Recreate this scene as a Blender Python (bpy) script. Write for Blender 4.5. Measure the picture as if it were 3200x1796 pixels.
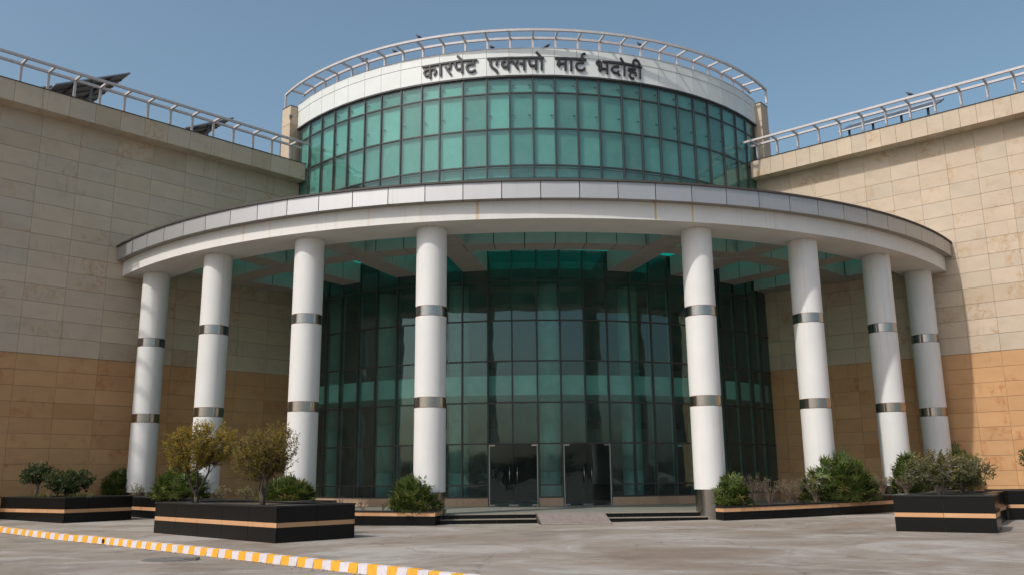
import bpy, bmesh, math, random
from math import sin, cos, pi, radians, degrees, atan2, sqrt, hypot
from mathutils import Vector, Matrix

for o in list(bpy.data.objects):
    bpy.data.objects.remove(o, do_unlink=True)
SC = bpy.context.scene
COL = SC.collection

# ------------------------------------------------------------------ camera
cam = bpy.data.cameras.new("camera")
cam.sensor_width = 36.0
cam.lens = 36.0 * 2693.1 / 3200.0
cam.clip_start = 0.1
cam.clip_end = 6000
camo = bpy.data.objects.new("camera", cam)
COL.objects.link(camo)
PITCH, ROLL = 0.2136, -0.0100
camo.matrix_world = (Matrix.Translation((0, 0, 1.594)) @ Matrix.Rotation(pi / 2 + PITCH, 4, 'X') @ Matrix.Rotation(ROLL, 4, 'Z'))
SC.camera = camo

# ------------------------------------------------------------------ sky and sun
SUN_DIR = Vector((-0.734, -0.679, 0)).normalized()
SUN_EL = radians(47.9)
world = bpy.data.worlds.new("World")
SC.world = world
world.use_nodes = True
wn = world.node_tree.nodes
wl = world.node_tree.links
wn.clear()
sky = wn.new("ShaderNodeTexSky")
sky.sky_type = 'NISHITA'
sky.sun_disc = False
sky.sun_elevation = SUN_EL
sky.sun_rotation = atan2(SUN_DIR.x, SUN_DIR.y)
sky.altitude = 80
sky.air_density = 1.0
sky.dust_density = 3.4
sky.ozone_density = 1.0
hsv = wn.new("ShaderNodeHueSaturation")
hsv.inputs['Hue'].default_value = 0.482
hsv.inputs['Saturation'].default_value = 0.98
bg = wn.new("ShaderNodeBackground")
bg.inputs['Strength'].default_value = 0.134
wo = wn.new("ShaderNodeOutputWorld")
wl.new(sky.outputs[0], hsv.inputs['Color'])
wl.new(hsv.outputs[0], bg.inputs['Color'])
wl.new(bg.outputs[0], wo.inputs['Surface'])

sun = bpy.data.lights.new("sun", 'SUN')
sun.energy = 2.8
sun.angle = radians(1.0)
sun.color = (1.0, 0.955, 0.88)
suno = bpy.data.objects.new("sun", sun)
COL.objects.link(suno)
sd = Vector((SUN_DIR.x * cos(SUN_EL), SUN_DIR.y * cos(SUN_EL), sin(SUN_EL)))
suno.rotation_euler = sd.to_track_quat('Z', 'Y').to_euler()
suno.location = sd * 200

SC.view_settings.view_transform = 'Standard'
SC.view_settings.look = 'None'
SC.view_settings.exposure = 0.14
SC.view_settings.gamma = 1.0
SC.view_settings.use_curve_mapping = False
SC.render.engine = 'CYCLES'
SC.cycles.max_bounces = 10
SC.cycles.transparent_max_bounces = 24
SC.cycles.glossy_bounces = 4
SC.cycles.transmission_bounces = 6

# ------------------------------------------------------------------ fitted geometry (metres, plaza z = 0, camera above the origin)
CX, CY = 0.87, 52.93
RD = 15.395
RC, RB, RCOL = 24.36, 24.05, 23.04
ZCT, ZCB, ZBB = 11.64, 10.964, 10.316
MULL = [-52.1, -47.9, -43.5, -39.5, -35.7, -31.5, -27.7, -23.46, -19.3, -15.87, -11.6, -7.33, -3.33, 0.73, 4.57, 8.55, 12.52,
        16.73, 20.5, 24.27, 28.33, 32.2, 36.05, 40.18, 44.55, 48.5, 52.5]
ROWZ = [0.656, 1.163, 2.90, 4.652, 6.459, 8.259, 10.054, 11.86, 13.67, 15.472, 17.269, 19.058, 19.806]
COLANG = [-45.5, -33.44, -21.65, -9.4, 14.93, 26.84, 38.25, 49.06]
tL = Vector((0.690, 0.724, 0)).normalized()
tRr = Vector((0.758, -0.652, 0)).normalized()
LFOOT = Vector((0.724, -0.690, 0)).normalized() * -38.042
RFOOT = Vector((0.652, 0.758, 0)).normalized() * 41.438

def pol(a, r, z=0.0):
    """drum-centred local point, angle in degrees, 0 = towards the camera"""
    a = radians(a)
    return Vector((r * sin(a), -r * cos(a), z))

def polw(a, r, z=0.0):
    return pol(a, r, z) + Vector((CX, CY, 0))

# ------------------------------------------------------------------ object helpers
def props(o, label=None, cat=None, group=None, kind=None):
    if label: o["label"] = label
    if cat: o["category"] = cat
    if group: o["group"] = group
    if kind: o["kind"] = kind
    return o

def thing(name, label, cat, loc=(0, 0, 0), rz=0.0, group=None):
    o = bpy.data.objects.new(name, None)
    o.empty_display_size = 0.3
    COL.objects.link(o)
    o.location = loc
    o.rotation_euler = (0, 0, rz)
    return props(o, label, cat, group)

def link(name, me, parent=None, loc=None, rot=None):
    o = bpy.data.objects.new(name, me)
    COL.objects.link(o)
    if parent is not None: o.parent = parent
    if loc is not None: o.location = loc
    if rot is not None: o.rotation_euler = rot
    return o

def mk(name, verts, faces, mat, smooth=False):
    me = bpy.data.meshes.new(name)
    me.from_pydata([tuple(v) for v in verts], [], faces)
    if mat is not None: me.materials.append(mat)
    if smooth:
        me.polygons.foreach_set('use_smooth', [True] * len(me.polygons))
    me.update()
    return me

def part(name, verts, faces, mat, parent=None, smooth=False, loc=None):
    return link(name, mk(name, verts, faces, mat, smooth), parent, loc)

class MB:
    """collects geometry for one mesh"""
    def __init__(self): self.v = []; self.f = []; self.c = []
    def add(self, verts, faces):
        n = len(self.v)
        self.v += [tuple(v) for v in verts]
        self.f += [tuple(i + n for i in f) for f in faces]
    def box(self, x0, x1, y0, y1, z0, z1):
        self.add([(x0, y0, z0), (x1, y0, z0), (x1, y1, z0), (x0, y1, z0), (x0, y0, z1), (x1, y0, z1), (x1, y1, z1), (x0, y1, z1)], BOXF)
    def tube(self, pts, rads, n=6, cap=True):
        rings = []
        for i, p in enumerate(pts):
            p = Vector(p)
            d = (Vector(pts[min(i + 1, len(pts) - 1)]) - Vector(pts[max(i - 1, 0)]))
            if d.length < 1e-9: d = Vector((0, 0, 1))
            d.normalize()
            a = d.orthogonal().normalized() if abs(d.z) < 0.99 else Vector((1, 0, 0))
            if abs(d.z) < 0.99:
                a = d.cross(Vector((0, 0, 1))).normalized()
            b = d.cross(a)
            rings.append([p + (a * cos(2 * pi * k / n) + b * sin(2 * pi * k / n)) * rads[i] for k in range(n)])
        base = len(self.v)
        for r in rings: self.v += [tuple(q) for q in r]
        for i in range(len(rings) - 1):
            for k in range(n):
                k2 = (k + 1) % n
                self.f.append((base + i * n + k, base + i * n + k2, base + (i + 1) * n + k2, base + (i + 1) * n + k))
        if cap:
            self.f.append(tuple(base + k for k in range(n))[::-1])
            self.f.append(tuple(base + (len(rings) - 1) * n + k for k in range(n)))
    def bar(self, p, q, w, h):
        p = Vector(p); q = Vector(q); d = (q - p).normalized()
        up = Vector((0, 0, 1)) if abs(d.z) < 0.95 else Vector((1, 0, 0))
        s = d.cross(up).normalized() * (w / 2); u = s.cross(d).normalized() * (h / 2)
        self.add([p - s - u, p + s - u, p + s + u, p - s + u, q - s - u, q + s - u, q + s + u, q - s + u],
                 [(0, 1, 2, 3), (7, 6, 5, 4), (0, 4, 5, 1), (1, 5, 6, 2), (2, 6, 7, 3), (3, 7, 4, 0)])
    def build(self, name, mat, parent=None, smooth=False, loc=None):
        return part(name, self.v, self.f, mat, parent, smooth, loc)

BOXF = [(3, 2, 1, 0), (4, 5, 6, 7), (0, 1, 5, 4), (1, 2, 6, 5), (2, 3, 7, 6), (3, 0, 4, 7)]

def boxv(x0, x1, y0, y1, z0, z1):
    return [(x0, y0, z0), (x1, y0, z0), (x1, y1, z0), (x0, y1, z0), (x0, y0, z1), (x1, y0, z1), (x1, y1, z1), (x0, y1, z1)]

_bev = {}
def bevbox(key, x0, x1, y0, y1, z0, z1, mat, b=0.004, seg=1):
    """shared, slightly chamfered box mesh"""
    k = (key, round(x0, 4), round(x1, 4), round(y0, 4), round(y1, 4), round(z0, 4), round(z1, 4), mat.name, b)
    if k in _bev: return _bev[k]
    bm = bmesh.new()
    vs = [bm.verts.new(v) for v in boxv(x0, x1, y0, y1, z0, z1)]
    for f in BOXF: bm.faces.new([vs[i] for i in f])
    bmesh.ops.bevel(bm, geom=bm.edges[:], offset=b, segments=seg, affect='EDGES', profile=0.5)
    me = bpy.data.meshes.new(key)
    bm.to_mesh(me); bm.free()
    me.materials.append(mat)
    _bev[k] = me
    return me

def arcbox(a0, a1, r0, r1, z0, z1, n=1, gap=0.0, mat=None, name="piece", parent=None, zf=None):
    """block between two angles and two radii, n flat facets"""
    g0 = degrees(gap / 2 / r1)
    A = [a0 + g0 + (a1 - a0 - 2 * g0) * i / n for i in range(n + 1)]
    v = []; f = []
    for a in A:
        d = zf(a) if zf else 0.0
        v += [pol(a, r0, z0 + d), pol(a, r1, z0 + d), pol(a, r1, z1 + d), pol(a, r0, z1 + d)]
    for i in range(n):
        b = 4 * i; c = b + 4
        f += [(b + 1, c + 1, c + 2, b + 2), (b, b + 3, c + 3, c), (b + 3, b + 2, c + 2, c + 3), (b, c, c + 1, b + 1)]
    f += [(0, 1, 2, 3), (4 * n + 3, 4 * n + 2, 4 * n + 1, 4 * n)]
    if name is None: return v, f
    return part(name, v, f, mat, parent)

# ------------------------------------------------------------------ materials
def newmat(name):
    m = bpy.data.materials.new(name)
    m.use_nodes = True
    nt = m.node_tree
    return m, nt, nt.nodes, nt.links, nt.nodes["Principled BSDF"]

def N(ns, typ, **kw):
    n = ns.new(typ)
    for k, v in kw.items():
        if k in n.inputs.keys(): n.inputs[k].default_value = v
        else: setattr(n, k, v)
    return n

def ramp(ns, stops):
    r = ns.new("ShaderNodeValToRGB")
    e = r.color_ramp.elements
    while len(e) > 1: e.remove(e[0])
    e[0].position = stops[0][0]; e[0].color = (*stops[0][1], 1)
    for p, c in stops[1:]:
        q = e.new(p); q.color = (*c, 1)
    return r

def gray(v): return (v, v, v)

def mathn(ns, ls, op, a, b=None):
    n = ns.new("ShaderNodeMath"); n.operation = op
    for i, x in enumerate((a, b)):
        if x is None: continue
        if isinstance(x, (int, float)): n.inputs[i].default_value = x
        else: ls.new(x, n.inputs[i])
    return n.outputs[0]

def mixc(ns, ls, fac, a, b, blend='MIX'):
    n = ns.new("ShaderNodeMix"); n.data_type = 'RGBA'; n.blend_type = blend
    for s, x in ((n.inputs[0], fac), (n.inputs[6], a), (n.inputs[7], b)):
        if isinstance(x, (int, float)): s.default_value = x
        elif isinstance(x, tuple): s.default_value = (*x, 1)
        else: ls.new(x, s)
    return n.outputs[2]

def plain(name, col, rough=0.6, metal=0.0, spec=0.5, var=0.12, scale=3.0, bump=0.0, bscale=40.0):
    m, nt, ns, ls, p = newmat(name)
    tc = ns.new("ShaderNodeTexCoord")
    nz = N(ns, "ShaderNodeTexNoise", Scale=scale, Detail=6.0, Roughness=0.6)
    ls.new(tc.outputs['Object'], nz.inputs['Vector'])
    r = ramp(ns, [(0.3, tuple(c * (1 - var) for c in col)), (0.7, tuple(min(1, c * (1 + var)) for c in col))])
    ls.new(nz.outputs[0], r.inputs[0])
    ls.new(r.outputs[0], p.inputs['Base Color'])
    p.inputs['Roughness'].default_value = rough
    p.inputs['Metallic'].default_value = metal
    p.inputs['Specular IOR Level'].default_value = spec
    if bump > 0:
        n2 = N(ns, "ShaderNodeTexNoise", Scale=bscale, Detail=4.0)
        ls.new(tc.outputs['Object'], n2.inputs['Vector'])
        b = N(ns, "ShaderNodeBump", Strength=bump, Distance=0.02)
        ls.new(n2.outputs[0], b.inputs['Height'])
        ls.new(b.outputs[0], p.inputs['Normal'])
    return m

def stone(name, c_main, c_alt, c_vein, c_streak, vein_amt, rough=0.75):
    """sandstone cladding: tone per slab, soft grain, some slabs veined or rust streaked"""
    m, nt, ns, ls, p = newmat(name)
    tc = ns.new("ShaderNodeTexCoord")
    oi = ns.new("ShaderNodeObjectInfo")
    off = ns.new("ShaderNodeVectorMath"); off.operation = 'ADD'
    sc = ns.new("ShaderNodeVectorMath"); sc.operation = 'SCALE'; sc.inputs[0].default_value = (37.0, 91.0, 53.0)
    ls.new(oi.outputs['Random'], sc.inputs['Scale'])
    ls.new(tc.outputs['Object'], off.inputs[0]); ls.new(sc.outputs[0], off.inputs[1])
    V = off.outputs[0]
    # tone per slab
    tone = ramp(ns, [(0.0, c_main), (0.35, tuple(c * 0.94 for c in c_main)), (0.6, c_alt), (0.85, tuple(c * 1.05 for c in c_main)), (1.0, (c_alt[0] * 0.90, c_alt[1] * 0.86, c_alt[2] * 0.80))])
    ls.new(oi.outputs['Random'], tone.inputs[0])
    # bedding grain, stretched along the slab
    mp = N(ns, "ShaderNodeMapping"); mp.inputs['Scale'].default_value = (1.0, 1.0, 1.7); mp.inputs['Rotation'].default_value = (0, 0.35, 0)
    ls.new(V, mp.inputs['Vector'])
    g = N(ns, "ShaderNodeTexNoise", Scale=1.1, Detail=9.0, Roughness=0.58, Distortion=0.3)
    ls.new(mp.outputs[0], g.inputs['Vector'])
    gr = ramp(ns, [(0.25, gray(0.88)), (0.5, gray(1.0)), (0.75, gray(1.07))])
    ls.new(g.outputs[0], gr.inputs[0])
    c = mixc(ns, ls, 1.0, tone.outputs[0], gr.outputs[0], 'MULTIPLY')
    # rust veins on some slabs only
    pick = ramp(ns, [(0.0, gray(0)), (1 - vein_amt, gray(0)), (min(0.999, 1 - vein_amt + 0.04), gray(1))])
    wn_ = ns.new("ShaderNodeTexWhiteNoise"); wn_.noise_dimensions = '1D'
    ls.new(oi.outputs['Random'], wn_.inputs['W'])
    ls.new(wn_.outputs[0], pick.inputs[0])
    mp2 = N(ns, "ShaderNodeMapping"); mp2.inputs['Scale'].default_value = (2.4, 1.0, 2.2); mp2.inputs['Rotation'].default_value = (0, 0.3, 0)
    ls.new(V, mp2.inputs['Vector'])
    v = N(ns, "ShaderNodeTexNoise", Scale=1.5, Detail=5.0, Roughness=0.6, Distortion=1.2)
    ls.new(mp2.outputs[0], v.inputs['Vector'])
    v2 = N(ns, "ShaderNodeTexNoise", Scale=0.9, Detail=2.0)
    ls.new(V, v2.inputs['Vector'])
    vr = ramp(ns, [(0.44, gray(0)), (0.68, gray(0.75))]); ls.new(v.outputs[0], vr.inputs[0])
    vr2 = ramp(ns, [(0.48, gray(0)), (0.6, gray(1))]); ls.new(v2.outputs[0], vr2.inputs[0])
    amt = mathn(ns, ls, 'MULTIPLY', mathn(ns, ls, 'MULTIPLY', vr.outputs[0], vr2.outputs[0]), pick.outputs[0])
    c = mixc(ns, ls, amt, c, c_vein)
    # vertical weather streaks
    mp3 = N(ns, "ShaderNodeMapping"); mp3.inputs['Scale'].default_value = (9.0, 1.0, 0.35)
    ls.new(V, mp3.inputs['Vector'])
    s1 = N(ns, "ShaderNodeTexNoise", Scale=1.0, Detail=3.0); ls.new(mp3.outputs[0], s1.inputs['Vector'])
    s2 = N(ns, "ShaderNodeTexNoise", Scale=0.7, Detail=2.0)
    geo = ns.new("ShaderNodeNewGeometry"); ls.new(geo.outputs['Position'], s2.inputs['Vector'])
    sr = ramp(ns, [(0.56, gray(0)), (0.72, gray(0.5))]); ls.new(s1.outputs[0], sr.inputs[0])
    sr2 = ramp(ns, [(0.52, gray(0)), (0.66, gray(1))]); ls.new(s2.outputs[0], sr2.inputs[0])
    c = mixc(ns, ls, mathn(ns, ls, 'MULTIPLY', sr.outputs[0], sr2.outputs[0]), c, c_streak)
    ls.new(c, p.inputs['Base Color'])
    p.inputs['Roughness'].default_value = rough
    p.inputs['Specular IOR Level'].default_value = 0.3
    b = N(ns, "ShaderNodeBump", Strength=0.12, Distance=0.01)
    ls.new(g.outputs[0], b.inputs['Height']); ls.new(b.outputs[0], p.inputs['Normal'])
    return m

M = {}
M['cream'] = stone("cream_sandstone", (0.50, 0.408, 0.308), (0.462, 0.388, 0.302), (0.38, 0.23, 0.11), (0.34, 0.23, 0.13), 0.42)
M['orange'] = stone("orange_sandstone", (0.50, 0.292, 0.142), (0.465, 0.265, 0.127), (0.36, 0.14, 0.055), (0.32, 0.16, 0.07), 0.5)
M['core'] = plain("joint_mortar", (0.19, 0.155, 0.12), 0.9)
M['coping'] = plain("dark_coping", (0.055, 0.048, 0.042), 0.7)
M['rail'] = plain("railing_paint", (0.46, 0.43, 0.43), 0.5, var=0.1, scale=5)
M['rustline'] = plain("rust_line", (0.22, 0.13, 0.08), 0.8, var=0.3, scale=9)
M['jamb'] = plain("door_jamb", (0.36, 0.36, 0.35), 0.4)
M['frame'] = plain("dark_frame", (0.035, 0.035, 0.034), 0.45)
M['band'] = plain("white_panel", (0.62, 0.64, 0.62), 0.38, var=0.05, scale=0.8)
M['joint'] = plain("sealant", (0.30, 0.28, 0.24), 0.8)
M['letter'] = plain("letter_black", (0.018, 0.018, 0.02), 0.45)
M['steel'] = plain("brushed_steel", (0.37, 0.35, 0.325), 0.19, metal=1.0, var=0.06, scale=14)
M['granite'] = plain("black_granite", (0.006, 0.0063, 0.0063), 0.28, spec=0.22, var=0.5, scale=60)
M['granite_top'] = plain("black_granite_coping", (0.016, 0.018, 0.018), 0.32, var=0.3, scale=20)
M['stripe'] = stone("stripe_sandstone", (0.52, 0.30, 0.16), (0.47, 0.26, 0.13), (0.40, 0.17, 0.08), (0.4, 0.2, 0.1), 0.4)
M['soil'] = plain("soil", (0.07, 0.05, 0.035), 0.95, bump=0.6, bscale=18)
M['soffit'] = plain("grey_cladding", (0.27, 0.255, 0.23), 0.55, var=0.08)
M['coffer'] = plain("coffer_cladding", (0.34, 0.32, 0.295), 0.5, var=0.06)
M['black'] = plain("joint_black", (0.012, 0.012, 0.012), 0.9)
M['plinth'] = stone("brown_marble", (0.42, 0.29, 0.20), (0.37, 0.25, 0.17), (0.50, 0.36, 0.25), (0.2, 0.13, 0.09), 0.6, rough=0.4)
M['tread'] = plain("step_tread", (0.25, 0.22, 0.18), 0.5)
M['ramp'] = plain("ramp_concrete", (0.235, 0.195, 0.18), 0.85, var=0.2, scale=6)
M['groove'] = plain("ramp_groove", (0.05, 0.042, 0.04), 0.9)
M['fin'] = plain("fin_glass", (0.16, 0.30, 0.26), 0.3)
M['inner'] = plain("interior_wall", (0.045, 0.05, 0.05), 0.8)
M['slabwhite'] = plain("slab_edge", (0.74, 0.77, 0.75), 0.55)
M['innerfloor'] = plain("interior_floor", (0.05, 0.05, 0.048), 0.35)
M['innerwhite'] = plain("interior_white", (0.52, 0.54, 0.53), 0.55)
M['solar_back'] = plain("solar_back", (0.11, 0.115, 0.12), 0.6, var=0.3, scale=4)
M['solar_frame'] = plain("solar_frame", (0.40, 0.40, 0.40), 0.4, metal=0.6)
M['solar_front'] = plain("solar_front", (0.06, 0.065, 0.075), 0.3, spec=0.6)
M['galv'] = plain("support_steel", (0.10, 0.10, 0.115), 0.5)
M['bird'] = plain("pigeon_feathers", (0.055, 0.055, 0.062), 0.7, var=0.4, scale=20)
M['bark'] = plain("bark", (0.085, 0.065, 0.05), 0.9, var=0.35, scale=12)
M['palebark'] = plain("pale_bark", (0.20, 0.165, 0.135), 0.9, var=0.3, scale=12)
M['iron'] = plain("manhole_iron", (0.13, 0.125, 0.115), 0.7, var=0.25, scale=8, bump=0.4, bscale=30)

def metalpanel():
    """silver fascia sheet: satin metallic paint with rain streaks"""
    m, nt, ns, ls, p = newmat("silver_fascia")
    geo = ns.new("ShaderNodeNewGeometry")
    mp = N(ns, "ShaderNodeMapping"); mp.inputs['Scale'].default_value = (3.0, 3.0, 0.12)
    ls.new(geo.outputs['Position'], mp.inputs['Vector'])
    s = N(ns, "ShaderNodeTexNoise", Scale=1.6, Detail=5.0, Roughness=0.7); ls.new(mp.outputs[0], s.inputs['Vector'])
    r = ramp(ns, [(0.35, (0.47, 0.47, 0.48)), (0.60, (0.46, 0.457, 0.455)), (0.76, (0.37, 0.355, 0.335))])
    ls.new(s.outputs[0], r.inputs[0]); ls.new(r.outputs[0], p.inputs['Base Color'])
    p.inputs['Metallic'].default_value = 0.86
    p.inputs['Roughness'].default_value = 0.56
    return m
M['fascia'] = metalpanel()

def whitepaint(name, col, streaks=(), grime=None):
    """painted render; streaks = list of (angle, width, strength) of rust runs seen from the drum centre"""
    m, nt, ns, ls, p = newmat(name)
    geo = ns.new("ShaderNodeNewGeometry")
    nz = N(ns, "ShaderNodeTexNoise", Scale=0.9, Detail=7.0, Roughness=0.65); ls.new(geo.outputs['Position'], nz.inputs['Vector'])
    r = ramp(ns, [(0.25, tuple(c * 0.92 for c in col)), (0.6, col)]); ls.new(nz.outputs[0], r.inputs[0])
    c = r.outputs[0]
    # thin grey dirt runs
    mp = N(ns, "ShaderNodeMapping"); mp.inputs['Scale'].default_value = (5.0, 5.0, 0.10); ls.new(geo.outputs['Position'], mp.inputs['Vector'])
    s = N(ns, "ShaderNodeTexNoise", Scale=1.7, Detail=4.0, Roughness=0.6); ls.new(mp.outputs[0], s.inputs['Vector'])
    sr = ramp(ns, [(0.58, gray(0)), (0.78, gray(0.32))]); ls.new(s.outputs[0], sr.inputs[0])
    c = mixc(ns, ls, sr.outputs[0], c, (0.42, 0.385, 0.32))
    if streaks:
        sep = ns.new("ShaderNodeSeparateXYZ"); ls.new(geo.outputs['Position'], sep.inputs[0])
        dx = mathn(ns, ls, 'SUBTRACT', sep.outputs[0], CX)
        dy = mathn(ns, ls, 'SUBTRACT', CY, sep.outputs[1])
        an = mathn(ns, ls, 'MULTIPLY', mathn(ns, ls, 'ARCTAN2', dx, dy), 180 / pi)
        mp2 = N(ns, "ShaderNodeMapping"); mp2.inputs['Scale'].default_value = (14, 14, 1.4); ls.new(geo.outputs['Position'], mp2.inputs['Vector'])
        nn = N(ns, "ShaderNodeTexNoise", Scale=1.0, Detail=3.0); ls.new(mp2.outputs[0], nn.inputs['Vector'])
        jit = mathn(ns, ls, 'MULTIPLY', mathn(ns, ls, 'SUBTRACT', nn.outputs[0], 0.5), 0.25)
        an = mathn(ns, ls, 'ADD', an, jit)
        sn = ns.new("ShaderNodeSeparateXYZ"); ls.new(geo.outputs['Normal'], sn.inputs[0])
        vert = mathn(ns, ls, 'SUBTRACT', 1.0, mathn(ns, ls, 'ABSOLUTE', sn.outputs[2]))
        for (a0, w, st) in streaks:
            d = mathn(ns, ls, 'DIVIDE', mathn(ns, ls, 'ABSOLUTE', mathn(ns, ls, 'SUBTRACT', an, a0)), w)
            k = mathn(ns, ls, 'MULTIPLY', mathn(ns, ls, 'MAXIMUM', mathn(ns, ls, 'SUBTRACT', 1.0, d), 0.0), st)
            c = mixc(ns, ls, mathn(ns, ls, 'MULTIPLY', k, vert), c, (0.52, 0.33, 0.09))
    if grime is not None:
        # grime collected under the ceiling joint and rising from the ground
        sep2 = ns.new("ShaderNodeSeparateXYZ"); ls.new(geo.outputs['Position'], sep2.inputs[0])
        n3 = N(ns, "ShaderNodeTexNoise", Scale=6.0, Detail=6.0, Roughness=0.7); ls.new(geo.outputs['Position'], n3.inputs['Vector'])
        h = mathn(ns, ls, 'ADD', sep2.outputs[2], mathn(ns, ls, 'MULTIPLY', mathn(ns, ls, 'SUBTRACT', n3.outputs[0], 0.5), 0.35))
        t = N(ns, "ShaderNodeMapRange"); t.inputs[1].default_value = grime - 0.10; t.inputs[2].default_value = grime + 0.10
        ls.new(h, t.inputs[0])
        c = mixc(ns, ls, mathn(ns, ls, 'MULTIPLY', t.outputs[0], 0.6), c, (0.16, 0.12, 0.09))
    ls.new(c, p.inputs['Base Color'])
    p.inputs['Roughness'].default_value = 0.55
    p.inputs['Specular IOR Level'].default_value = 0.35
    return m
M['beam'] = whitepaint("white_beam_paint", (0.66, 0.65, 0.625), [(-4.9, 0.20, 0.8), (10.15, 0.14, 0.95), (13.5, 0.16, 0.75), (-27.4, 0.18, 0.35), (-24.3, 0.16, 0.25), (-30.3, 0.12, 0.22), (-17.5, 0.2, 0.2), (-14.4, 0.2, 0.25), (21.6, 0.2, 0.25), (-9.7, 0.3, 0.2), (33.0, .15, .2)])
M['column'] = whitepaint("white_column_paint", (0.655, 0.65, 0.635), grime=10.31)

def glass(name, tint, refl, wav=0.010, dirt=0.04):
    """tinted reflective glazing, slightly out of flat"""
    m, nt, ns, ls, p = newmat(name)
    ns.remove(p)
    out = ns["Material Output"]
    tc = ns.new("ShaderNodeTexCoord"); oi = ns.new("ShaderNodeObjectInfo")
    sc = ns.new("ShaderNodeVectorMath"); sc.operation = 'SCALE'; sc.inputs[0].default_value = (31.0, 17.0, 43.0)
    ls.new(oi.outputs['Random'], sc.inputs['Scale'])
    ad = ns.new("ShaderNodeVectorMath"); ls.new(tc.outputs['Object'], ad.inputs[0]); ls.new(sc.outputs[0], ad.inputs[1])
    nz = N(ns, "ShaderNodeTexNoise", Scale=0.75, Detail=1.0); ls.new(ad.outputs[0], nz.inputs['Vector'])
    b = N(ns, "ShaderNodeBump", Strength=1.0, Distance=wav); ls.new(nz.outputs[0], b.inputs['Height'])
    tr = N(ns, "ShaderNodeBsdfTransparent"); 
    # small tint change from pane to pane
    tm = ramp(ns, [(0.0, tuple(c * 0.93 for c in tint)), (1.0, tuple(min(1, c * 1.05) for c in tint))])
    ls.new(oi.outputs['Random'], tm.inputs[0]); ls.new(tm.outputs[0], tr.inputs['Color'])
    gl = N(ns, "ShaderNodeBsdfGlossy", Roughness=0.006); gl.inputs['Color'].default_value = (0.78, 0.97, 0.96, 1)
    ls.new(b.outputs[0], gl.inputs['Normal'])
    # Schlick reflectance from either side of the sheet
    gi = ns.new("ShaderNodeNewGeometry")
    dt = ns.new("ShaderNodeVectorMath"); dt.operation = 'DOT_PRODUCT'; ls.new(gi.outputs['Incoming'], dt.inputs[0]); ls.new(gi.outputs['Normal'], dt.inputs[1])
    om = mathn(ns, ls, 'SUBTRACT', 1.0, mathn(ns, ls, 'ABSOLUTE', dt.outputs['Value']))
    f5 = mathn(ns, ls, 'POWER', om, 5.0)
    fac = mathn(ns, ls, 'MINIMUM', mathn(ns, ls, 'ADD', mathn(ns, ls, 'MULTIPLY', f5, 0.9), refl), 1.0)
    mx = ns.new("ShaderNodeMixShader"); ls.new(fac, mx.inputs[0]); ls.new(tr.outputs[0], mx.inputs[1]); ls.new(gl.outputs[0], mx.inputs[2])
    # thin film of dust
    df = N(ns, "ShaderNodeBsdfDiffuse"); df.inputs['Color'].default_value = (0.42, 0.44, 0.40, 1)
    n2 = N(ns, "ShaderNodeTexNoise", Scale=1.6, Detail=6.0, Roughness=0.7); ls.new(ad.outputs[0], n2.inputs['Vector'])
    dr = ramp(ns, [(0.35, gray(dirt * 0.4)), (0.8, gray(dirt * 1.8))]); ls.new(n2.outputs[0], dr.inputs[0])
    m2 = ns.new("ShaderNodeMixShader"); ls.new(dr.outputs[0], m2.inputs[0]); ls.new(mx.outputs[0], m2.inputs[1]); ls.new(df.outputs[0], m2.inputs[2])
    ls.new(m2.outputs[0], out.inputs['Surface'])
    return m
M['glass'] = glass("green_glass", (0.635, 0.845, 0.815), 0.055, dirt=0.06)
M['doorglass'] = glass("door_glass", (0.70, 0.75, 0.74), 0.035, dirt=0.015)

def skylight():
    m, nt, ns, ls, p = newmat("teal_skylight")
    ns.remove(p)
    out = ns["Material Output"]
    t = N(ns, "ShaderNodeBsdfTranslucent"); t.inputs['Color'].default_value = (0.03, 0.60, 0.55, 1)
    d = N(ns, "ShaderNodeBsdfDiffuse"); d.inputs['Color'].default_value = (0.05, 0.25, 0.23, 1)
    mx = ns.new("ShaderNodeMixShader"); mx.inputs[0].default_value = 0.25
    ls.new(t.outputs[0], mx.inputs[1]); ls.new(d.outputs[0], mx.inputs[2]); ls.new(mx.outputs[0], out.inputs['Surface'])
    return m
M['skylight'] = skylight()

def backing():
    m = plain("frosted_lining", (0.50, 0.53, 0.51), 0.7, var=0.16, scale=0.45)
    return m
M['backing'] = backing()

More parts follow.
